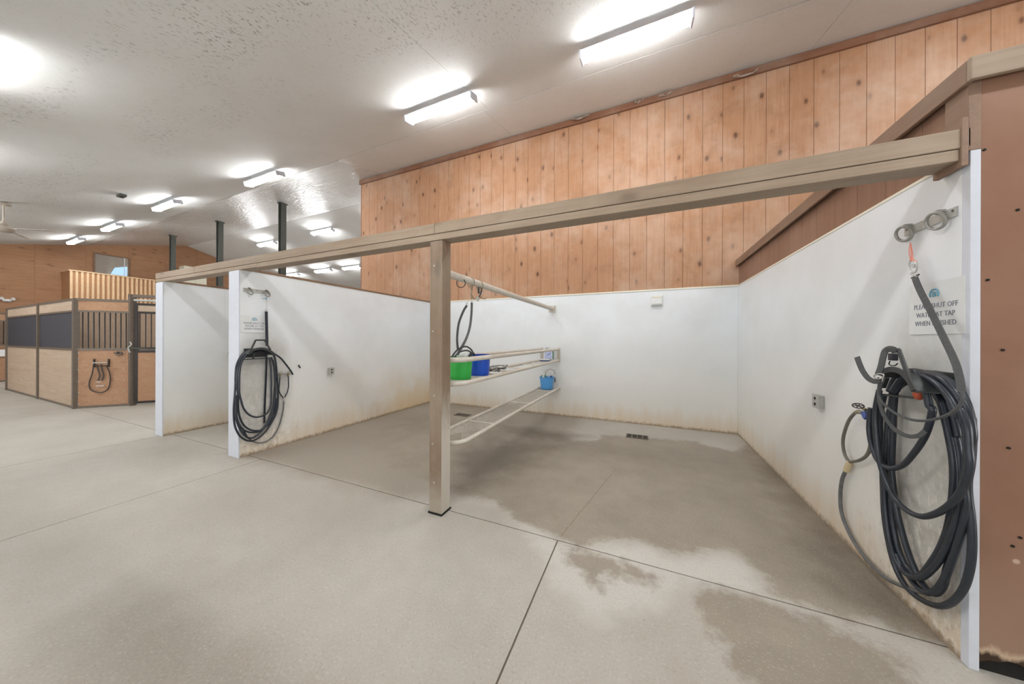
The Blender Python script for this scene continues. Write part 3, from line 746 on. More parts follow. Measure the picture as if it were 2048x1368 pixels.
# small round stall hardware plate and bridle hanging on the front board
A = Vector(C0); d = (Vector(C1)-A).normalized(); n = Vector((d.y, -d.x, 0))
Q = lambda s, z, o=.03: A+d*s+n*o+Vector((0,0,z))
rk = thing('bridle_rack', tuple(Q(.41,.98)), 'small metal bridle rack screwed to the stall front below the bars', 'rack')
MB().obox(Q(.30,1.08), Q(.30,.90), .02, .03, n).build('side_plate', m_blackbar, rk); MB().obox(Q(.53,1.08), Q(.53,.90), .02, .03, n).build('side_plate', m_blackbar, rk)
MB().tube([Q(.30,1.0,.07), Q(.53,1.0,.07)], .012, 6).build('cross_bar', m_bright, rk)
MB().tube([Q(.30,.93,.06), Q(.53,.93,.06)], .010, 6).build('cross_bar', m_blackbar, rk)
br = thing('bridle', tuple(Q(.41,.6)), 'dark leather bridle hanging from the rack on the stall front', 'bridle')
MB().tube(smooth([Q(.32,.93,.08),Q(.28,.75,.05),Q(.23,.55,.04),Q(.26,.40,.04),Q(.40,.33,.04),Q(.52,.40,.04),Q(.56,.60,.04),Q(.55,.78,.05),Q(.52,.93,.08)], 5), .010, 6).build('rein', m_leather, br)
for s, e in ((.38,.40),(.44,.46)): MB().ribbon(smooth([Q(s,.97,.085),Q(s+.0,.85,.06),Q(e,.72,.05),Q(e-.03,.6,.04)], 4), .025, .006, n).build('cheek_strap', m_leather, br)
MB().ribbon([Q(.34,.57,.035),Q(.41,.57,.035)], .02, .006, n).build('buckle', m_bright, br); MB().ribbon([Q(.33,.48,.035),Q(.46,.48,.035)], .02, .006, n).build('buckle', m_bright, br)
ht = thing('door_holder', tuple(Q(.70,1.2)), 'small round metal holder at the top right of the stall front', 'bracket')
MB().torus(Q(.70,1.2,.05), n, .045, .012, 16, 6).build('ring', m_steel, ht); MB().obox(Q(.62,1.21,.035), Q(.75,1.21,.035), .02, .03).build('plate', m_blackbar, ht)

s2 = thing('horse_stall', (-20.6, 1.5, 0), 'second wooden horse stall at the far left edge below the gable', 'horse stall')
a2 = (-20.6, .6, 0); b2 = (-20.6, 2.95, 0)
stall_panel(s2, a2, b2, m_stallo, 'bars'); post(s2, a2, 2.42); post(s2, b2, 2.42)
MB().box((-22.1, .6, .02), (-20.65, .64, 2.4)).build('side_panel', m_stallw, s2); MB().box((-22.1, 2.91, .02), (-20.65, 2.95, 2.4)).build('side_panel', m_stallw, s2)
MB().box((-22.05, .7, .02), (-22.0, 2.9, 2.4)).build('lining', m_stallg, s2)
c_ = onplane(6, 706, 0, -20.54)
nm = thing('name_board', tuple(c_), 'blank white board hung on the far left stall front', 'board'); MB().box((-20.535, c_.y-.35, c_.z-.12), (-20.52, c_.y+.30, c_.z+.12)).build('board', m_wplast, nm)
MB().tube(smooth([(-20.53,c_.y-.2,c_.z+.115),(-20.52,c_.y,c_.z+.2),(-20.53,c_.y+.25,c_.z+.115)],4), .008, 6).build('cord', m_leather, nm)

# ------------------------------------------------------------------ tack rail and shelves behind the post
PX, PZ = -1.714, 2.178
rl = thing('pipe_rail', (PX, 4.2, PZ), 'thick cream painted pipe running from the wooden post to the back wall', 'rail')
MB().tube([(PX, YF+.14, PZ), (PX, YB-.02, PZ)], .037, 20).build('pipe', m_rail, rl)
MB().box((PX-.07, YB-.026, PZ-.07), (PX+.07, YB-.0125, PZ+.07)).build('flange', m_rail, rl, .004)
MB().box((PX+.02, YB-.075, PZ-.085), (PX+.05, YB-.026, PZ+.05)).build('clamp', m_rail, rl, .003)
def loop_frame(xa, xb_, ya, yb, z, r):
    R = .17; pts = [(xb_, yb, z)]
    for k in range(0, 7):
        a = k/6*math.pi/2; pts.append((xb_-R+R*math.cos(a), ya+R-R*math.sin(a), z))
    for k in range(0, 7):
        a = k/6*math.pi/2; pts.append((xa+R-R*math.sin(a), ya+R-R*math.cos(a), z))
    pts.append((xa, yb, z)); return pts
sh = thing('wire_shelf', (-1.75, 4.3, .57), 'long cream pipe shelf with expanded metal mesh low above the floor', 'shelf')
xa, xb_ = -1.935, -1.565
MB().tube(loop_frame(xa, xb_, 2.42, YB-.012, .57, .02), .02, 12).build('frame', m_rail, sh)
for yy in (3.2, 4.45, 5.7): MB().obox((xa, yy, .566), (xb_, yy, .566), .035, .012).build('cross_bar', m_rail, sh)
ms = MB(); w_ = xb_-xa-.03
y = 2.5
while y < YB-.05:
    y1 = y+w_*1.7
    for s_ in (0, 1):
        p = Vector((xa+.015, y if s_ == 0 else y1, .560)); q = Vector((xb_-.015, y1 if s_ == 0 else y, .560))
        if y1 > YB-.02:
            f_ = (YB-.02-y)/(y1-y)
            if s_ == 0: q = p+(q-p)*f_
            else: p = q+(p-q)*f_
        ms.obox(p, q, .005, .004)
    y += .034
ms.build('mesh', m_rail, sh)['kind'] = 'stuff'
bs = thing('basket_shelf', (-1.75, 4.3, 1.14), 'long two-tier cream pipe shelf holding the buckets at chest height', 'shelf')
MB().tube(loop_frame(xa, xb_-.01, 2.42, YB-.012, 1.125, .02), .024, 12).build('lower_frame', m_rail, bs)
MB().tube(loop_frame(xa, xb_-.01, 2.42, YB-.012, 1.352, .02), .025, 12).build('upper_frame', m_rail, bs)
for yy, ww in ((2.6,.05),(2.78,.05),(2.97,.05),(3.15,.05),(3.33,.05),(3.74,.13),(4.2,.08),(4.9,.06),(5.35,.06),(5.75,.06),(5.95,.05)):
    MB().box((xa+.005, yy-ww/2, 1.124), (xb_-.02, yy+ww/2, 1.134)).build('slat', m_rail, bs)
for xx in (xa, xb_-.01): MB().box((xx-.03, YB-.020, 1.09), (xx+.03, YB-.0125, 1.385)).build('wall_plate', m_rail, bs)
for xx in (xa, xb_-.01):
    MB().tube([(xx, YB-.05, 1.125), (xx, YB-.05, 1.352)], .012, 8).build('upright', m_rail, bs)
MB().tube([(-1.70, 2.42, 1.125), (-1.70, 2.42, 1.352)], .012, 8).build('upright', m_rail, bs)

def bucket(name, c, r0, r1, h, mat, label, handle=True, ang=0.):
    t = thing(name, c, label, 'bucket', 'buckets on the tack shelves')
    MB().lathe([(r0-.004,0),(r0,.006),(r1-.006,h*.86),(r1+.004,h*.87),(r1+.006,h*.93),(r1,h*.94),(r1+.003,h),(r1-.008,h),(r1-.012,h*.9),(r0-.006,.012),(.0,.010)], c, 32).build('body', mat, t)
    if handle:
        d = Vector((math.cos(ang), math.sin(ang), 0)); C_ = Vector(c)+Vector((0,0,h*.9)); s_ = Vector((-d.y, d.x, 0))
        pts = [C_ + d*((r1+.012)*math.cos(a)) + s_*(.85*(r1+.01)*math.sin(a)) + Vector((0,0,-.02*math.sin(a))) for a in [math.pi*k/14 for k in range(15)]]
        MB().tube(pts, .0035, 6).build('bail', m_galv, t)
        for e in (-1, 1): MB().disc(C_+d*(e*(r1+.006)), d, .014, .012, 10).build('ear', mat, t)
    return t
zs = 1.1345
gb = bucket('bucket', (-1.752, 2.745, zs), .112, .132, .235, m_green, 'bright green plastic bucket right beside the wooden post', True, .6)
bb_ = bucket('bucket', (-1.748, 3.13, zs), .118, .138, .24, m_blue, 'dark blue plastic bucket behind the green one', True, 1.4)
lb = bucket('bucket', (-1.748, 5.885, .5735), .118, .142, .235, m_sky, 'light blue plastic bucket on the low mesh shelf by the back wall', True, 1.57)
MB().ribbon([( -1.608,5.96,.79),(-1.600,5.96,.70)], .04, .01, (1,0,0)).build('clip', m_black, lb)
# bottles standing in the light blue bucket
def bottle(x, y, z, r, h, mat, capm, label, nm='bottle'):
    t = thing(nm, (x,y,z), label, 'bottle', 'bottles in the light blue bucket')
    MB().lathe([(r*.9,0),(r,.01),(r,h*.7),(r*.45,h*.82),(r*.42,h*.88)], (x,y,z), 16).build('body', mat, t)
    MB().lathe([(r*.5,h*.86),(r*.5,h),(r*.4,h+.004)], (x,y,z), 12).build('cap', capm, t)
bottle(-1.80, 5.83, .586, .028, .33, m_wplast, m_wplast, 'tall white spray bottle in the light blue bucket, highest of the bottles')
bottle(-1.755, 5.80, .586, .022, .27, m_teal, m_teal, 'slim green bottle in the light blue bucket')
bottle(-1.845, 5.87, .586, .03, .25, m_wplast, m_teal, 'short white bottle with green cap at the left of the light blue bucket')
bottle(-1.70, 5.85, .586, .032, .25, m_wplast, m_lav, 'white bottle with pale cap in the middle of the light blue bucket')
bottle(-1.665, 5.90, .586, .026, .25, m_lav, m_navy, 'pale blue bottle with dark cap at the right of the light blue bucket')
sp = thing('cord_loop', (-1.72, 5.96, .80), 'dark bundle of cord lying on top of the light blue bucket', 'cord')
MB().tube(smooth([(-1.80,5.95,.81),(-1.79,5.98,.90),(-1.72,6.0,.955),(-1.63,5.98,.93),(-1.60,5.96,.86)],6), .006, 6).build('loop', m_brass, sp)
# white jug carton by the back wall on the upper shelf
jx, jy = -1.735, 5.99
jg = thing('detergent_jug', (jx, jy, zs), 'white jug with pale blue label at the back end of the upper shelf', 'jug')
MB().box((jx-.095, jy-.06, zs), (jx+.085, jy+.06, zs+.21)).build('body', m_wplast, jg, .02)
MB().box((jx-.07, jy-.063, zs+.03), (jx+.075, jy-.0605, zs+.18)).build('label', m_lav, jg)
MB().obox((jx-.02, jy-.065, zs+.10), (jx+.05, jy-.065, zs+.15), .004, .012).build('mark', m_navy, jg)
MB().box((jx+.086, jy-.045, zs+.03), (jx+.089, jy+.02, zs+.20)).build('side_label', m_teal, jg)
MB().lathe([(.03,.205),(.03,.25),(.024,.255)], (jx-.045, jy, zs), 14).build('cap', m_galv, jg)
MB().tube(smooth([(jx-.01,jy,zs+.20),(jx,jy,zs+.255),(jx+.05,jy,zs+.26),(jx+.075,jy,zs+.20)],5), .012, 8).build('handle', m_wplast, jg)
bsh = thing('brush', (jx-.13, 5.72, zs+.012), 'dark flat brush lying in front of the white jug', 'brush')
MB().box((jx-.10, 5.68, zs), (jx+.10, 5.73, zs+.02)).build('back', m_navy, bsh, .004); MB().box((jx-.09, 5.685, zs+.02), (jx+.09, 5.725, zs+.04)).build('bristles', m_wplast, bsh)
# halter heap on the shelf beside the blue bucket
hp = thing('halter', (-1.72, 3.45, zs), 'dark grey halter heaped on the shelf beside the blue bucket', 'halter')
for i in range(5):
    r_ = .05+.022*i; c = Vector((-1.70-.01*i, 3.45+.02*i, zs+.012+.008*i))
    MB().ribbon([c+Vector((r_*math.cos(a)*1.1, r_*1.5*math.sin(a), .035*abs(math.sin(a*1.0+i)))) for a in [2*math.pi*k/20 for k in range(21)]], .02, .005, (0,0,1)).build('strap', m_strap if i % 2 else m_hosed, hp)
MB().torus((-1.60, 3.52, zs+.06), (1,.4,.3), .025, .004, 16, 6).build('ring', m_bright, hp)

# ------------------------------------------------------------------ rings, hooks and lead straps hanging from the pipe rail
PP = lambda u, v, x=PX: onplane(u, v, 0, x)
rg = ['rusty ring hanging under the pipe rail, nearest the wooden post', 'ring around the pipe rail that carries the two long straps', 'ring around the pipe rail beside the black tool']
for i, (u, v) in enumerate(((922,551),(941,558),(959.5,566))):
    yq = PP(u, v).y
    t = thing('ring', (PX, yq, PZ), rg[i], 'ring', 'rings on the pipe rail')
    MB().torus((PX, yq, PZ-(.052 if i == 0 else .010)), (.25*(i-1), 1, .12*i), .046 if i == 0 else .051, .0045, 26, 6).build('hoop', m_brass if i else m_leather, t)
hk = thing('snap_hook', tuple(PP(943,585)), 'rusty snap hook with pale twine hanging from the pipe rail', 'hook')
MB().torus(PP(943,572), (1,.2,0), .038, .004, 20, 6).build('hoop', m_brass, hk)
MB().tube(smooth([PP(943,566),PP(944,580),PP(942,592),PP(944,598)],5), .006, 6).build('shank', m_brass, hk)
MB().tube(smooth([PP(944,590),PP(947,597),PP(951,598),PP(952,593)],5), .006, 6).build('hook', m_brass, hk)
MB().tube(smooth([PP(940,575),PP(937,588),PP(939,594),PP(936,603)],5), .005, 6).build('twine', m_ttwine, hk)
tl = thing('hoof_pick', tuple(PP(959,590)), 'black handled tool with forked hooks hanging from the pipe rail', 'tool')
MB().tube(smooth([PP(958,572),PP(957,580),PP(957.5,587)],4), .012, 8).build('handle', m_plast, tl)
MB().tube(smooth([PP(962,572),PP(963,582),PP(958,594)],4), .008, 6).build('handle', m_plast, tl)
MB().tube(smooth([PP(970,577),PP(963,588),PP(958,593)],4), .004, 6).build('prong', m_galv, tl)
MB().tube(smooth([PP(959,590),PP(964,596),PP(970,598),PP(973,594)],5), .005, 6).build('hook', m_brass, tl)
MB().box(tuple(PP(955.5,597)-Vector((.012,.01,.03))), tuple(PP(955.5,597)+Vector((.012,.01,.02)))).build('block', m_galv, tl, .002)
def strap(name, px, w_, label, mat, fn, nrm, n=6, t=.005, cat='strap', group=None, snap=True):
    pts = smooth([fn(*q) for q in px], n); r = thing(name, tuple(pts[len(pts)//2]), label, cat, group)
    MB().ribbon(pts, w_, t, nrm).build('webbing', mat, r)
    if snap:
        MB().torus(pts[0]+Vector((0,0,.012)), nrm, .014, .004, 14, 6).build('snap', m_bright, r)
    return r
strap('lead_strap', [(934,611),(929,618),(923,631),(918,645),(915.5,660),(914.2,677),(914.8,690),(916,700)], .026, 'left and thinner of the two grey straps hanging above the green bucket', m_strap, PP, (1,-.25,0))
strap('lead_strap', [(943.5,605),(943.2,620),(942,637),(940,652),(936.5,666),(932,678),(927,688),(920,700),(914.6,709)], .032, 'right and wider of the two grey straps hanging above the green bucket', m_hosed, PP, (1,-.2,0))
cl = thing('rope_coil', tuple(PP(925,700,-1.69)), 'black rope loops arching over the rim of the green bucket', 'rope')
MB().tube(smooth([PP(q[0],q[1],-1.69) for q in ((902,717),(909,706),(917,698),(930,693),(940,697),(946,705),(950,714))],6), .0085, 8).build('loop', m_hose, cl)
MB().tube(smooth([PP(q[0],q[1],-1.66) for q in ((907,717),(914,708),(922,703),(933,701),(941,704),(944,711))],6), .008, 8).build('loop', m_hose, cl)
MB().tube(smooth([PP(q[0],q[1],-1.66) for q in ((939,713),(943,706),(947,707),(951,714))],6), .012, 8).build('knot', m_black, cl)
bg = thing('plastic_bag', tuple(PP(930,710,-1.75)), 'clear white plastic bag poking out of the green bucket', 'bag')
MB().lathe([(.02,0),(.07,.02),(.075,.06),(.05,.10),(.015,.115)], (-1.745, 2.79, zs+.185), 11).build('bag', m_wplast, bg)

# ------------------------------------------------------------------ floor drains
def drain(x0, x1, y0, y1, label):
    t = thing('floor_drain', ((x0+x1)/2, (y0+y1)/2, 0), label, 'drain', None)
    MB().box((x0, y0, .0005), (x1, y1, .003)).build('pit_shade', m_dark, t)  # flat plate, its dark colour stands for the shade inside the drain
    n_ = 4
    for i in range(n_+1):
        xx = x0+(x1-x0)*i/n_; MB().box((xx-.009, y0, .002), (xx+.009, y1, .010)).build('rib', m_grate, t)
    for yy in (y0, y1): MB().box((x0-.009, yy-.008, .002), (x1+.009, yy+.008, .010)).build('rim', m_grate, t)
    g_ = MB()
    for i in range(22):
        xx = x0+(x1-x0)*(i+.5)/22; g_.box((xx-.002, y0, .003), (xx+.002, y1, .007))
    g_.build('grid', m_grate, t)['kind'] = 'stuff'
drain(-.243, .066, 5.235, 5.42, 'iron floor drain grate near the back wall of the right wash stall')
drain(-3.52, -3.22, 5.28, 5.45, 'iron floor drain grate seen beyond the low mesh shelf, left of it')

# ------------------------------------------------------------------ boxes on the walls
jb = thing('switch_box', (.215, YB-.03, 2.26), 'white switch box with tilted cover high on the back wall', 'switch box')
MB().box((.121, YB-.045, 2.175), (.308, YB-.0125, 2.347)).build('box', m_wplast, jb, .006)
MB().box((.135, YB-.062, 2.19), (.294, YB-.045, 2.29)).build('cover', m_wplast, jb, .006)
MB().box((.145, YB-.052, 2.305), (.285, YB-.0455, 2.335)).build('panel', m_cream, jb)
MB().box((.125, YB-.055, 2.165), (.304, YB-.014, 2.176)).build('lip', m_galv, jb)
def outlet(x, y0, y1, z0, z1, s_, label):
    t = thing('outlet_box', (x+s_*.02, (y0+y1)/2, (z0+z1)/2), label, 'outlet', None)
    a, b = sorted((x+s_*.0005, x+s_*.035)); MB().box((a, y0, z0), (b, y1, z1)).build('box', m_galv, t, .003)
    a, b = sorted((x+s_*.035, x+s_*.042)); MB().box((a, y0-.004, z0-.004), (b, y1+.004, z1+.004)).build('cover', m_galv, t, .002)
    for z in (z0+.03, z1-.03): MB().disc((x+s_*.044, (y0+y1)/2, z), (1,0,0), .012, .004, 10).build('socket', m_dark, t)
outlet(XR, 3.50, 3.60, .965, 1.075, -1, 'grey metal outlet box on the right white wall left of the tap')
outlet(X2, 3.445, 3.53, .96, 1.065, 1, 'grey metal outlet box on the left partition right of its hose')
ho = thing('wall_hook', (X2+.01, 2.985, 1.13), 'small black oval fitting on the left partition right of the hose end', 'fitting')
MB().tube([(X2+.006, 2.97, 1.15),(X2+.006, 2.995, 1.105)], .011, 8).build('oval', m_black, ho)
cp = thing('wall_cleat', tuple(onplane(458, 706, 0, X3+.03)), 'dark angled hook on the outer partition just left of the nearer one', 'hook')
c_ = onplane(458, 706, 0, X3+.03)
MB().tube([c_+Vector((.05,.16,.12)), c_+Vector((.06,-.03,0)), c_+Vector((.05,.14,-.07))], .018, 8).build('hook', m_black, cp)
MB().box((X3+.001, c_.y+.05, c_.z-.14), (X3+.012, c_.y+.16, c_.z+.12)).build('plate', m_steel, cp)

# ------------------------------------------------------------------ ring plates and signs
def ring_plate(fn, x, s_, y0, y1, z0, z1, label, rings):
    t = thing('tie_ring_plate', (x, (y0+y1)/2, (z0+z1)/2), label, 'ring plate', None)
    a, b = sorted((x+s_*.0005, x+s_*.009)); MB().box((a, y0, z0), (b, y1, z1)).build('plate', m_galv, t, .001)
    sc = MB()
    for yy in (y0+.02, (y0+y1)/2, y1-.02): sc.disc((x+s_*.010, yy, z0+.032), (1,0,0), .006, .003, 8)
    sc.build('screw', m_steel, t)['kind'] = 'stuff'
    for yr in rings:
        c = Vector((x+s_*.035, yr, z0+.004))
        MB().torus(c, (1, -.22*s_ if s_ < 0 else .3, .28), .042, .0075, 26, 8).build('ring', m_ringm, t)
        MB().tube(smooth([(x+s_*.008, yr-.012, z0+.05),(x+s_*.034, yr-.004, z0+.052),(x+s_*.034, yr+.004, z0+.046),(x+s_*.008, yr+.012, z0+.04)],4), .007, 8).build('staple', m_ringm, t)
ring_plate(RW, XR, -1, 2.278, 2.611, 2.166, 2.214, 'galvanised plate with two tie rings on the right white wall near its front edge', (2.352, 2.565))
ring_plate(LW, X2, 1, 2.262, 2.568, 2.166, 2.214, 'galvanised plate with two tie rings on the left partition above its sign', (2.325, 2.528))

def sign(x, s_, y0, y1, z0, z1, label, tilt=0):
    t = thing('sign', (x, (y0+y1)/2, (z0+z1)/2), label, 'sign', None)
    a, b = sorted((x+s_*.0005, x+s_*.006)); MB().box((a, y0, z0), (b, y1, z1)).build('board', m_sign, t, .001)
    cy = (y0+y1)/2; W_ = y1-y0
    for i, (txt, zz) in enumerate((('PLEASE SHUT OFF', .50), ('WATER AT TAP', .335), ('WHEN FINISHED', .17))):
        cu = bpy.data.curves.new('lettering', 'FONT'); cu.body = txt; cu.size = .0325; cu.align_x = 'CENTER'; cu.extrude = .0006; cu.resolution_u = 2; cu.space_character = 1.02
        tmp = bpy.data.objects.new('tmp', cu); COL.objects.link(tmp)
        dg = bpy.context.evaluated_depsgraph_get(); me = bpy.data.meshes.new_from_object(tmp.evaluated_get(dg)); bpy.data.objects.remove(tmp)
        me.materials.clear(); me.materials.append(m_ink)
        o = bpy.data.objects.new('lettering', me); COL.objects.link(o); o.parent = t
        if s_ < 0: R_ = Matrix(((0,0,-1),(-1,0,0),(0,1,0)))     # read from -x side
        else: R_ = Matrix(((0,0,1),(1,0,0),(0,1,0)))
        o.matrix_parent_inverse = Matrix.Identity(4)
        o.matrix_local = Matrix.Translation((s_*.0068, 0, z0+(z1-z0)*zz-(z0+z1)/2)) @ R_.to_4x4() @ Matrix.Diagonal((1.0*W_/.33, 1.15, 1, 1))
    e = MB(); c = Vector((x+s_*.007, cy, z0+(z1-z0)*.76))
    arc = [c+Vector((0, .026*math.cos(a), .026*math.sin(a))) for a in [math.radians(-30+k*20) for k in range(13)]]
    e.tube(arc, .0042, 6)
    e.tube([c+Vector((0,-.008*s_*-1,-.012)), c+Vector((0,-.008*s_*-1,.010))], .003, 6)
    e.torus(c+Vector((0,.004*s_*-1,.006)), (1,0,0), .006, .0025, 10, 5); e.torus(c+Vector((0,.004*s_*-1,-.007)), (1,0,0), .006, .0025, 10, 5)
    e.build('emblem', m_inkb, t)
    return t
sign(XR, -1, 2.238, 2.575, 1.585, 1.865, 'off-white sign reading PLEASE SHUT OFF WATER AT TAP WHEN FINISHED on the right wall')
sign(X2, 1, 2.238, 2.545, 1.628, 1.855, 'off-white water tap notice on the left partition under the ring plate')

# ------------------------------------------------------------------ hose hangers
def hanger(fn, px, label, s_, extra=None):
    """px: survey points of the front lip; fn(u, v, off) puts them on a plane off metres from the wall"""
    f = lambda q, o=.165: fn(q[0], q[1], o)
    t = thing('hose_hanger', tuple(f(px['arc'][2], .05)), label, 'hose hanger', None); N = (s_, 0, 0)
    arc = smooth([f(q) for q in px['arc']], 6)
    d = Vector((s_, 0, 0))
    base = [p - d*.160 for p in arc]
    sad = MB(); n = len(arc)
    vs = base + arc + [p-Vector((0,0,.008)) for p in base] + [p-Vector((0,0,.008)) for p in arc]
    fs = []
    for i in range(n-1):
        fs += [(i, i+1, n+i+1, n+i), (2*n+i, 3*n+i, 3*n+i+1, 2*n+i+1), (n+i, n+i+1, 3*n+i+1, 3*n+i), (i, 2*n+i, 2*n+i+1, i+1)]
    fs += [(0, n, 3*n, 2*n), (n-1, 3*n-1, 4*n-1, 2*n-1)]
    sad.add(vs, fs).build('saddle', m_plast, t, 0, True)
    MB().ribbon(arc, .030, .008, (s_,0,0)).build('front_lip', m_plast, t, .002)
    for a, b in px['handle']: MB().ribbon([f(a), f(b)], px.get('hw', .022), .010, (s_,0,0)).build('handle_bar', m_plast, t, .002)
    for a, b in px['low']: MB().obox(f(a, .06), f(b, .06), .05, .010, (0,0,1)).build('lower_bar', m_plast, t, .002)
    a, b = px['stem']; MB().obox(f(a, .06), f(b, .06), .016, .020, (s_,0,0)).build('stem', m_plast, t, .002)
    y0 = min(p.y for p in arc); y1 = max(p.y for p in arc); zc = arc[n//2].z
    xw = XR if s_ < 0 else X2; a_, b_ = sorted((xw+s_*.0005, xw+s_*.008))
    MB().box((a_, y0+.02, zc-.12), (b_, y1-.02, zc-.0)).build('back_plate', m_plast, t, .003)
    return t
hanger(LW, dict(arc=[(498,707),(505,701),(514,698),(524,697),(534,699),(542,703),(549,709)],
    handle=[((500,703),(511.5,680)),((511,680.3),(530,680.3)),((529,680),(541,700))], low=[((490,719),(539,716))], stem=((507,702),(507,718)), hw=.020),
    'black plastic hose hanger with open top on the left partition', 1)
hanger(RW, dict(arc=[(1764,752),(1768,744),(1777,739.5),(1788,739),(1800,743),(1811,752),(1820,765),(1828,782)],
    handle=[((1757,742),(1770,699)),((1770,700),(1798,700.5)),((1797,699),(1827,781))], low=[((1769,789),(1800,793)),((1800,793),(1846,797))], stem=((1766,775),(1774,755)), hw=.022),
    'black plastic hose hanger with open top on the right wall beside the brown post', -1)
oc = thing('orange_clip', tuple(RW(1838,789,.08)), 'rust orange clip wedged between the right hose hanger and the hose', 'clip')
MB().lathe([(.004,-.03),(.018,-.02),(.022,.0),(.018,.02),(.006,.028)], tuple(RW(1838,789,.08)), 12).build('clip', m_orange, oc)

# ------------------------------------------------------------------ hoses: each coil is one long hose, its turns lie at their own distance from the wall
def hose(name, strands, r, label, mat, fn, group=None):
    root = None
    for i, (pts, o0, o1) in enumerate(strands):
        n = len(pts); P3 = [fn(u, v, o0+(o1-o0)*k/(n-1)) for k, (u, v) in enumerate(pts)]
        if root is None: root = thing(name, tuple(P3[n//2]), label, 'hose', group)
        MB().tube(smooth(P3, 8), r, 12).build('turn', mat, root)
    return root
Z4 = lambda l: [(1680+a/3.11, 800+b/3.11) for a, b in l]
ZE = lambda l: [(1690+a/6.838, 680+b/6.838) for a, b in l]
top_in = ZE([(620,640),(700,480),(860,420)])
sA = (ZE([(600,700),(700,500),(900,420),(1150,470),(1400,580),(1560,760),(1690,1000),(1745,1300)]) + Z4([(808,300),(795,420),(760,560),(735,680),(700,820),(650,940),(585,1040),(500,1105),(415,1085),(350,1000),(310,880),(288,740),(277,600),(278,450),(285,300),(300,130),(330,-20)]), .075, .05)
sB = (ZE([(640,720),(760,540),(1000,450),(1300,500),(1530,640),(1660,850),(1730,1100)]) + Z4([(818,120),(822,260),(812,400),(795,500),(798,600),(815,740),(822,900),(808,1050),(765,1180),(690,1262),(600,1280),(490,1232),(400,1145),(335,1010),(296,850),(275,700),(268,540),(262,400),(250,250),(250,100),(275,-30)]), .045, .03)
sC = (ZE([(650,700),(800,500),(1000,480),(1250,600),(1430,800),(1560,1050)]) + Z4([(750,60),(790,170),(800,300),(808,400),(785,500),(740,590),(680,655),(600,705),(510,725),(420,690),(340,610),(285,500),(245,370),(225,200),(222,60),(245,-60)]), .10, .10)
sD = (ZE([(870,480),(960,440),(1050,560),(1110,720),(1150,900)]) + Z4([(575,60),(555,150),(520,240),(460,330),(390,405),(310,425),(240,380),(200,290),(182,190),(185,110),(192,50)]), .11, .09)
sF = (ZE([(640,740),(780,560),(950,530),(1150,640),(1290,820),(1360,1050),(1420,1300)]) + Z4([(672,200),(698,330),(708,450),(704,570),(690,700),(665,820),(620,930),(570,1010),(510,1085),(450,1100),(390,1050),(350,960)]), .055, .05)
sG = (ZE([(640,760),(800,600),(1000,560),(1230,680),(1400,850),(1480,1050),(1540,1300)]) + Z4([(718,220),(740,340),(745,470),(735,580),(740,700),(745,800),(710,930),(670,1040),(640,1160),(585,1205),(520,1150),(460,1040),(415,920),(375,780),(345,640),(325,480),(310,300),(308,120),(325,-30)]), .03, .045)
sH = (ZE([(700,700),(850,480),(1060,470),(1300,530),(1480,690),(1590,900),(1650,1150)]) + Z4([(778,130),(792,260),(790,390),(770,520),(780,640),(770,760),(730,900),(690,1010),(650,1110),(600,1180),(540,1200),(480,1160),(420,1080),(380,1000)]), .09, .03)
sI = (Z4([(345,-60),(335,60),(330,200),(325,330),(322,450),(318,560),(322,680),(335,800),(365,930),(410,1030),(470,1100)]), .05, .03)
sJ = (ZE([(900,700),(960,560),(1100,560),(1200,760),(1210,950)]) + Z4([(590,100),(575,160),(560,180)]), .13, .12)
hose('water_hose', [sA, sB, sC, sD, sF, sG, sH, sI], .0138, 'thick black water hose in big loops on the right wall hanger', m_hose, RW, 'coiled black water hoses')
T1 = lambda l: [(460+a/11.4, 660+b/11.4) for a, b in l]
T2 = lambda l: [(460+a/9.77, 760+b/9.77) for a, b in l]
h1 = (T1([(760,490),(600,440),(430,460),(300,540),(200,680),(140,850),(122,1100)])+T2([(105,60),(95,250),(78,450),(72,600),(80,800),(112,950),(190,1090),(310,1175),(430,1190),(560,1130),(700,1000),(820,820),(910,620),(938,400),(932,150)])+T1([(1075,1050),(1050,780),(1010,600),(930,500)]), .04, .05)
h2 = (T1([(700,480),(500,480),(370,520),(260,640),(200,800),(170,1000)])+T2([(135,100),(150,250),(130,450),(110,650),(130,800),(190,950),(280,1080),(380,1135),(480,1115),(600,1020),(720,880),(810,700),(865,500),(885,250)])+T1([(1020,1000),(990,780),(940,620)]), .07, .07)
h3 = (T1([(640,500),(430,540),(320,640),(250,780),(215,1000)])+T2([(180,50),(180,230),(210,380),(265,550),(360,670),(490,725),(610,710),(720,650),(785,530),(805,350),(805,150)])+T1([(940,1150),(930,850),(900,650)]), .10, .10)
h4 = (T2([(165,150),(160,350),(160,550),(190,720),(260,870),(360,955),(480,990),(600,980),(690,890),(760,760),(810,620),(850,450),(870,200)])+T1([(1040,1100),(1020,900),(980,680)]), .055, .06)
h5 = (T2([(110,300),(120,500),(130,700),(170,850),(250,960),(340,1010),(440,1025),(560,1010),(640,950),(740,880),(840,740),(890,560),(915,350)]), .08, .045)
h6 = (T2([(250,940),(290,1040),(340,1120),(390,1150)]), .05, .05)
hose('water_hose', [h1, h2, h3, h4, h5, h6], .0112, 'black water hose coiled on the left partition hanger', m_hose, LW, 'coiled black water hoses')

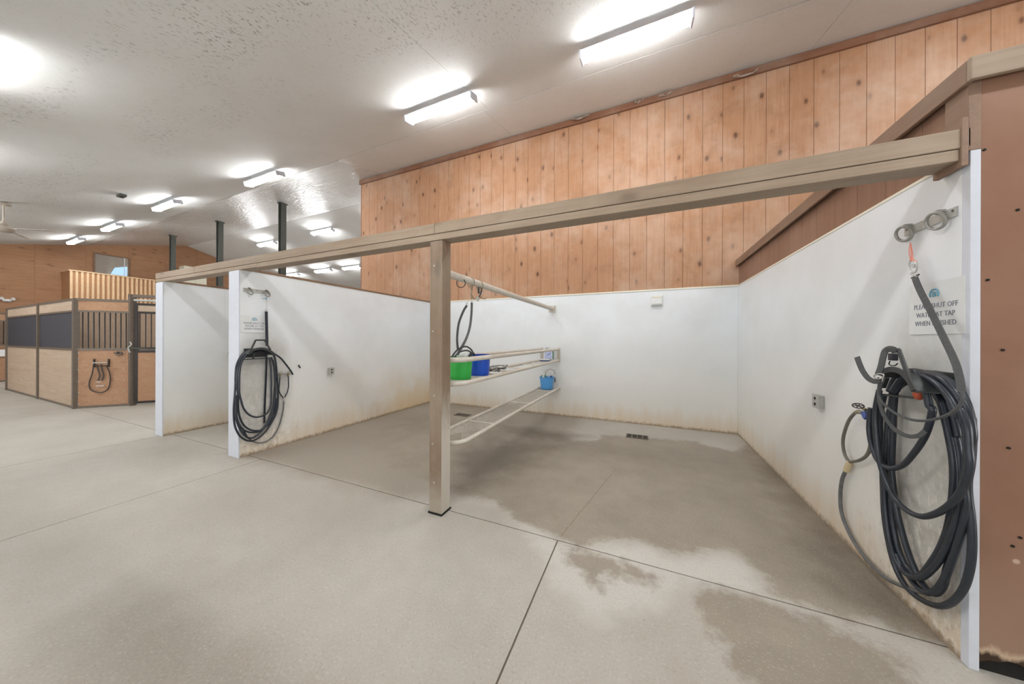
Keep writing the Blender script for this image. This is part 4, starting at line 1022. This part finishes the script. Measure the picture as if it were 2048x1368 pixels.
# supply hoses and taps
sup = hose('supply_hose', [(Z4([(150,85),(110,70),(60,120),(28,200),(18,270),(30,340),(58,388)]), .06, .03), (Z4([(188,110),(192,200),(188,290),(165,345),(120,375),(62,386)]), .05, .03)], .010,
           'pair of olive grey supply hoses joining below the right tap', m_feed, RW)
c1 = RW(*Z4([(62,388)])[0], .03); c2 = RW(*Z4([(38,440)])[0], .03)
MB().tube([c1, c2], .019, 12).build('coupling', m_beige, sup)
hose('drop_hose', [(Z4([(38,436),(12,500),(2,600),(10,700),(45,800),(105,910),(190,1020),(290,1110),(400,1162),(480,1188),(550,1195)]), .025, .03)], .0115, 'thin dark hose hanging from the beige coupling along the right wall foot', m_hosed, RW)
tap = thing('tap', tuple(RW(1722, 826, .03)), 'old brass tap with round wheel handle and blue lever on the right wall', 'tap')
ZEp = lambda a, b, o: RW(1690+a/6.838, 680+b/6.838, o)
MB().tube([ZEp(480,1035,.012), ZEp(380,1015,.05), ZEp(300,1000,.07)], .015, 10).build('body', m_brass, tap)
MB().tube([ZEp(330,990,.06), ZEp(250,935,.10)], .010, 8).build('stem', m_brass, tap)
wc = ZEp(180,900,.12)
nW = Vector((-.2,-.42,.88)).normalized()
MB().torus(wc, nW, .026, .0035, 20, 6).build('wheel_handle', m_blackbar, tap)
sp_ = MB(); aa = nW.orthogonal().normalized(); ab = nW.cross(aa)
for k in range(3):
    v = aa*math.cos(k*math.pi/3)+ab*math.sin(k*math.pi/3); sp_.tube([wc-v*.025, wc+v*.025], .003, 6)
sp_.build('spokes', m_blackbar, tap)
MB().tube([ZEp(290,1010,.07), ZEp(190,985,.065), ZEp(150,990,.06)], .013, 8).build('spout', m_brass, tap)
MB().tube([ZEp(340,1010,.06), ZEp(340,1100,.05)], .013, 8).build('outlet', m_brass, tap)
MB().prism([ZEp(205,980,.085), ZEp(280,970,.085), ZEp(285,1030,.085), ZEp(260,1090,.085), ZEp(235,1060,.085)], (.012,0,0)).build('lever', m_valve, tap, .002)
tl2 = [((560,748.6),(556,748)), ((576.7,747),(570,748))]
t2 = thing('tap', tuple(LW(566, 747, .03)), 'pair of dull brass taps on the left partition right of the coiled hose', 'tap')
for (a, b), (c, e) in tl2:
    q = LW(a, b, .05); MB().tube([LW(a, b-1, .0), q], .013, 8).build('body', m_galv, t2); MB().tube([q, q-Vector((0,0,.035))], .013, 8).build('outlet', m_brass, t2)
    MB().torus(q+Vector((.02,0,.012)), (1,0,.4), .020, .004, 14, 6).build('wheel_handle', m_brass, t2)
    MB().tube([q, q+Vector((.02,0,.012))], .005, 6).build('stem', m_brass, t2)
q = (LW(560,748,.03)+LW(576.7,747,.03))*.5; MB().tube([LW(557,748,.03), LW(582,746.5,.03)], .010, 8).build('cross_pipe', m_galv, t2)
s3 = hose('supply_hose', [([(560,752),(559,766),(558,780),(561,789),(568,797)], .05, .03), ([(576.7,751),(577,766),(577,773),(574.6,784),(568.5,796)], .05, .03)], .0075, 'two thin black supply hoses forming a loop below the left taps', m_hose, LW)
MB().tube([LW(568,794,.03), LW(567.5,803,.03)], .011, 8).build('coupling', m_galv, s3)
hose('drop_hose', [([(567.5,801),(566.7,817),(562,840),(555,859),(545,874),(531.6,883.5),(518,886),(506,883),(500,879)], .025, .03)], .0085, 'thin dark hose trailing from the left taps around the bottom of the coil', m_hosed, LW)
hose('hose_end', [([(540,703),(549,708),(561,716),(572,729),(581,741),(585.5,749)], .11, .06)], .0115, 'free end of black hose arching right from the left hanger', m_hose, LW)

# ------------------------------------------------------------------ straps on the walls
RWo = lambda o: (lambda u, v: RW(u, v, o))
LWo = lambda o: (lambda u, v: LW(u, v, o))
ls = strap('lead_strap', [(532.6,623),(532.9,640),(533.4,660),(533.8,680),(534,692)], .034, 'long black strap hanging from the ring plate on the left partition', m_hose, LWo(.045), (1,0,0), snap=False)
MB().ribbon(smooth([LW(u,v,.02) for u, v in ((533.5,705),(533,722),(531.8,760),(530.5,790),(529.5,815),(528.8,846))],5), .03, .005, (1,.5,0)).build('webbing', m_hose, ls)
MB().tube([LW(532.6,599,.04), LW(533.4,610,.04), LW(532.4,622,.04)], .004, 6).build('snap', m_bright, ls)
MB().disc(LW(532.6,621,.045), (0,0,1), .016, .02, 10).build('ferrule', m_bright, ls)
MB().tube(smooth([LW(524,597,.04), LW(529,597.5,.05), LW(533,595,.05), LW(532.5,600,.04)],4), .0045, 6).build('twine', m_bluetw, ls)
def turn(pts, o0, o1, n=8):
    k = len(pts)-1; return smooth([RW(u, v, o0+(o1-o0)*i/k) for i, (u, v) in enumerate(pts)], n)
rs = thing('lead_strap', tuple(RW(1873, 645, .06)), 'long wide grey-black strap hanging across the sign on the right wall', 'strap', None)
MB().ribbon(turn([(1829,553),(1832,562),(1841,583),(1857,614),(1874,648),(1891,683),(1904,710),(1914,735),(1920,760),(1924,785)], .05, .14), .026, .005, (-1,-.5,0)).build('webbing', m_strap, rs)
MB().tube(turn([(1924,782),(1925,800),(1912,819),(1890,832),(1862,840),(1835,841),(1808,835),(1784,822),(1766,806),(1758,789),(1758,772),(1761,757)], .15, .185), .0065, 8).build('rope_part', m_strap, rs)
MB().tube(turn([(1822,521),(1818,530),(1822,543),(1830,545),(1834,535),(1832,524),(1825,519)], .05, .05, 4), .0042, 6).build('snap', m_bright, rs)
MB().disc(RW(1827,532,.05), (1,.4,0), .010, .014, 10).build('snap_bolt', m_bright, rs)
MB().tube([RW(1822,548,.05), RW(1835,553,.05)], .005, 6).build('buckle', m_bright, rs); MB().tube([RW(1823,556,.05), RW(1838,549,.05)], .004, 6).build('buckle', m_blackbar, rs)
tw = thing('twine_loop', tuple(RW(1822, 505, .05)), 'frayed orange twine loop tying the strap to the left tie ring', 'twine')
for k, l in enumerate(([(1821,486),(1818,500),(1820,514),(1824,521)], [(1821,486),(1824,500),(1826,512),(1826,520)], [(1822,487),(1822,502),(1823,518)])):
    MB().tube(turn(l, .045, .05, 4), .0018, 6).build('strand', m_twine, tw)
fr = MB()
for k in range(9):
    u = 1819+k*1.9; fr.tube([RW(1823+.4*(k-4), 516, .05), RW(u, 521+2.5*abs(math.sin(k*2.1)), .055)], .0011, 5)
fr.build('frayed_end', m_twine, tw)['kind'] = 'stuff'
hs = thing('halter_strap', tuple(RW(1765, 720, .15)), 'wide grey strap looped over the right hose hanger, its free end curling left', 'strap')
MB().ribbon(turn([(1714,714),(1719,728),(1726,743),(1737,757),(1750,763),(1760,759)], .19, .19), .028, .005, (-1,-.6,0)).build('webbing', m_strap, hs)
MB().ribbon(turn([(1756,750),(1762,733),(1766,715),(1770,703),(1778,697.5),(1787,699),(1791,706)], .19, .15), .030, .005, (-1,-.4,.1)).build('webbing', m_strap, hs)
MB().tube(turn([(1747,752),(1757,747.5),(1767,749),(1765,756),(1752,757.5),(1747,752)], .20, .20, 4), .0035, 6).build('buckle', m_bright, hs)
MB().box(tuple(RW(1786,714,.11)-Vector((.012,.02,.02))), tuple(RW(1786,714,.11)+Vector((.012,.02,.02)))).build('keeper', m_black, hs, .003)
MB().tube(turn([(1780,722),(1778,728),(1783,731),(1790,731),(1795,727)], .12, .12, 5), .003, 6).build('hook', m_blackbar, hs)
MB().ribbon(turn([(1762,765),(1758,785),(1760,806),(1768,830),(1783,852),(1800,866),(1820,873),(1838,871),(1850,862)], .18, .15), .020, .006, (-1,-.3,0)).build('webbing', m_strap, hs)

# ------------------------------------------------------------------ cobwebs hanging from the top of the pine wall
for i, (u, v, s_) in enumerate(((1160,236,.22),(1278,205,.10),(1330,192,.12),(1490,150,.20),(845,338,.06))):
    q = onplane(u, v, 1, YB-.08); me = MB(); rr_ = random.Random(i)
    vs = []; nx = 7
    for a in range(nx):
        for b in range(3):
            vs.append((q.x+s_*(a/(nx-1)-.5)*1.6, YB-.05-.05*b*rr_.random(), q.z+.03-b*s_*.22*(1-abs(a/(nx-1)-.5)*1.6)*rr_.uniform(.5,1.2)))
    fs = [(a*3+b, (a+1)*3+b, (a+1)*3+b+1, a*3+b+1) for a in range(nx-1) for b in range(2)]
    o = me.add(vs, fs).build('cobweb', m_web); so = o.modifiers.new('s', 'SOLIDIFY'); so.thickness = .002
    tag(o, ['largest dusty cobweb hanging above the wash stall at the top of the pine wall', 'small cobweb right of the largest one under the ceiling', 'cobweb wisp between the small one and the upper right light', 'cobweb below the ceiling right of the first light', 'tiny cobweb at the left end of the pine wall top'][i], 'cobweb', 'dusty cobwebs along the pine wall')

for o in list(bpy.data.objects):
    if '_w' in o: del o['_w']
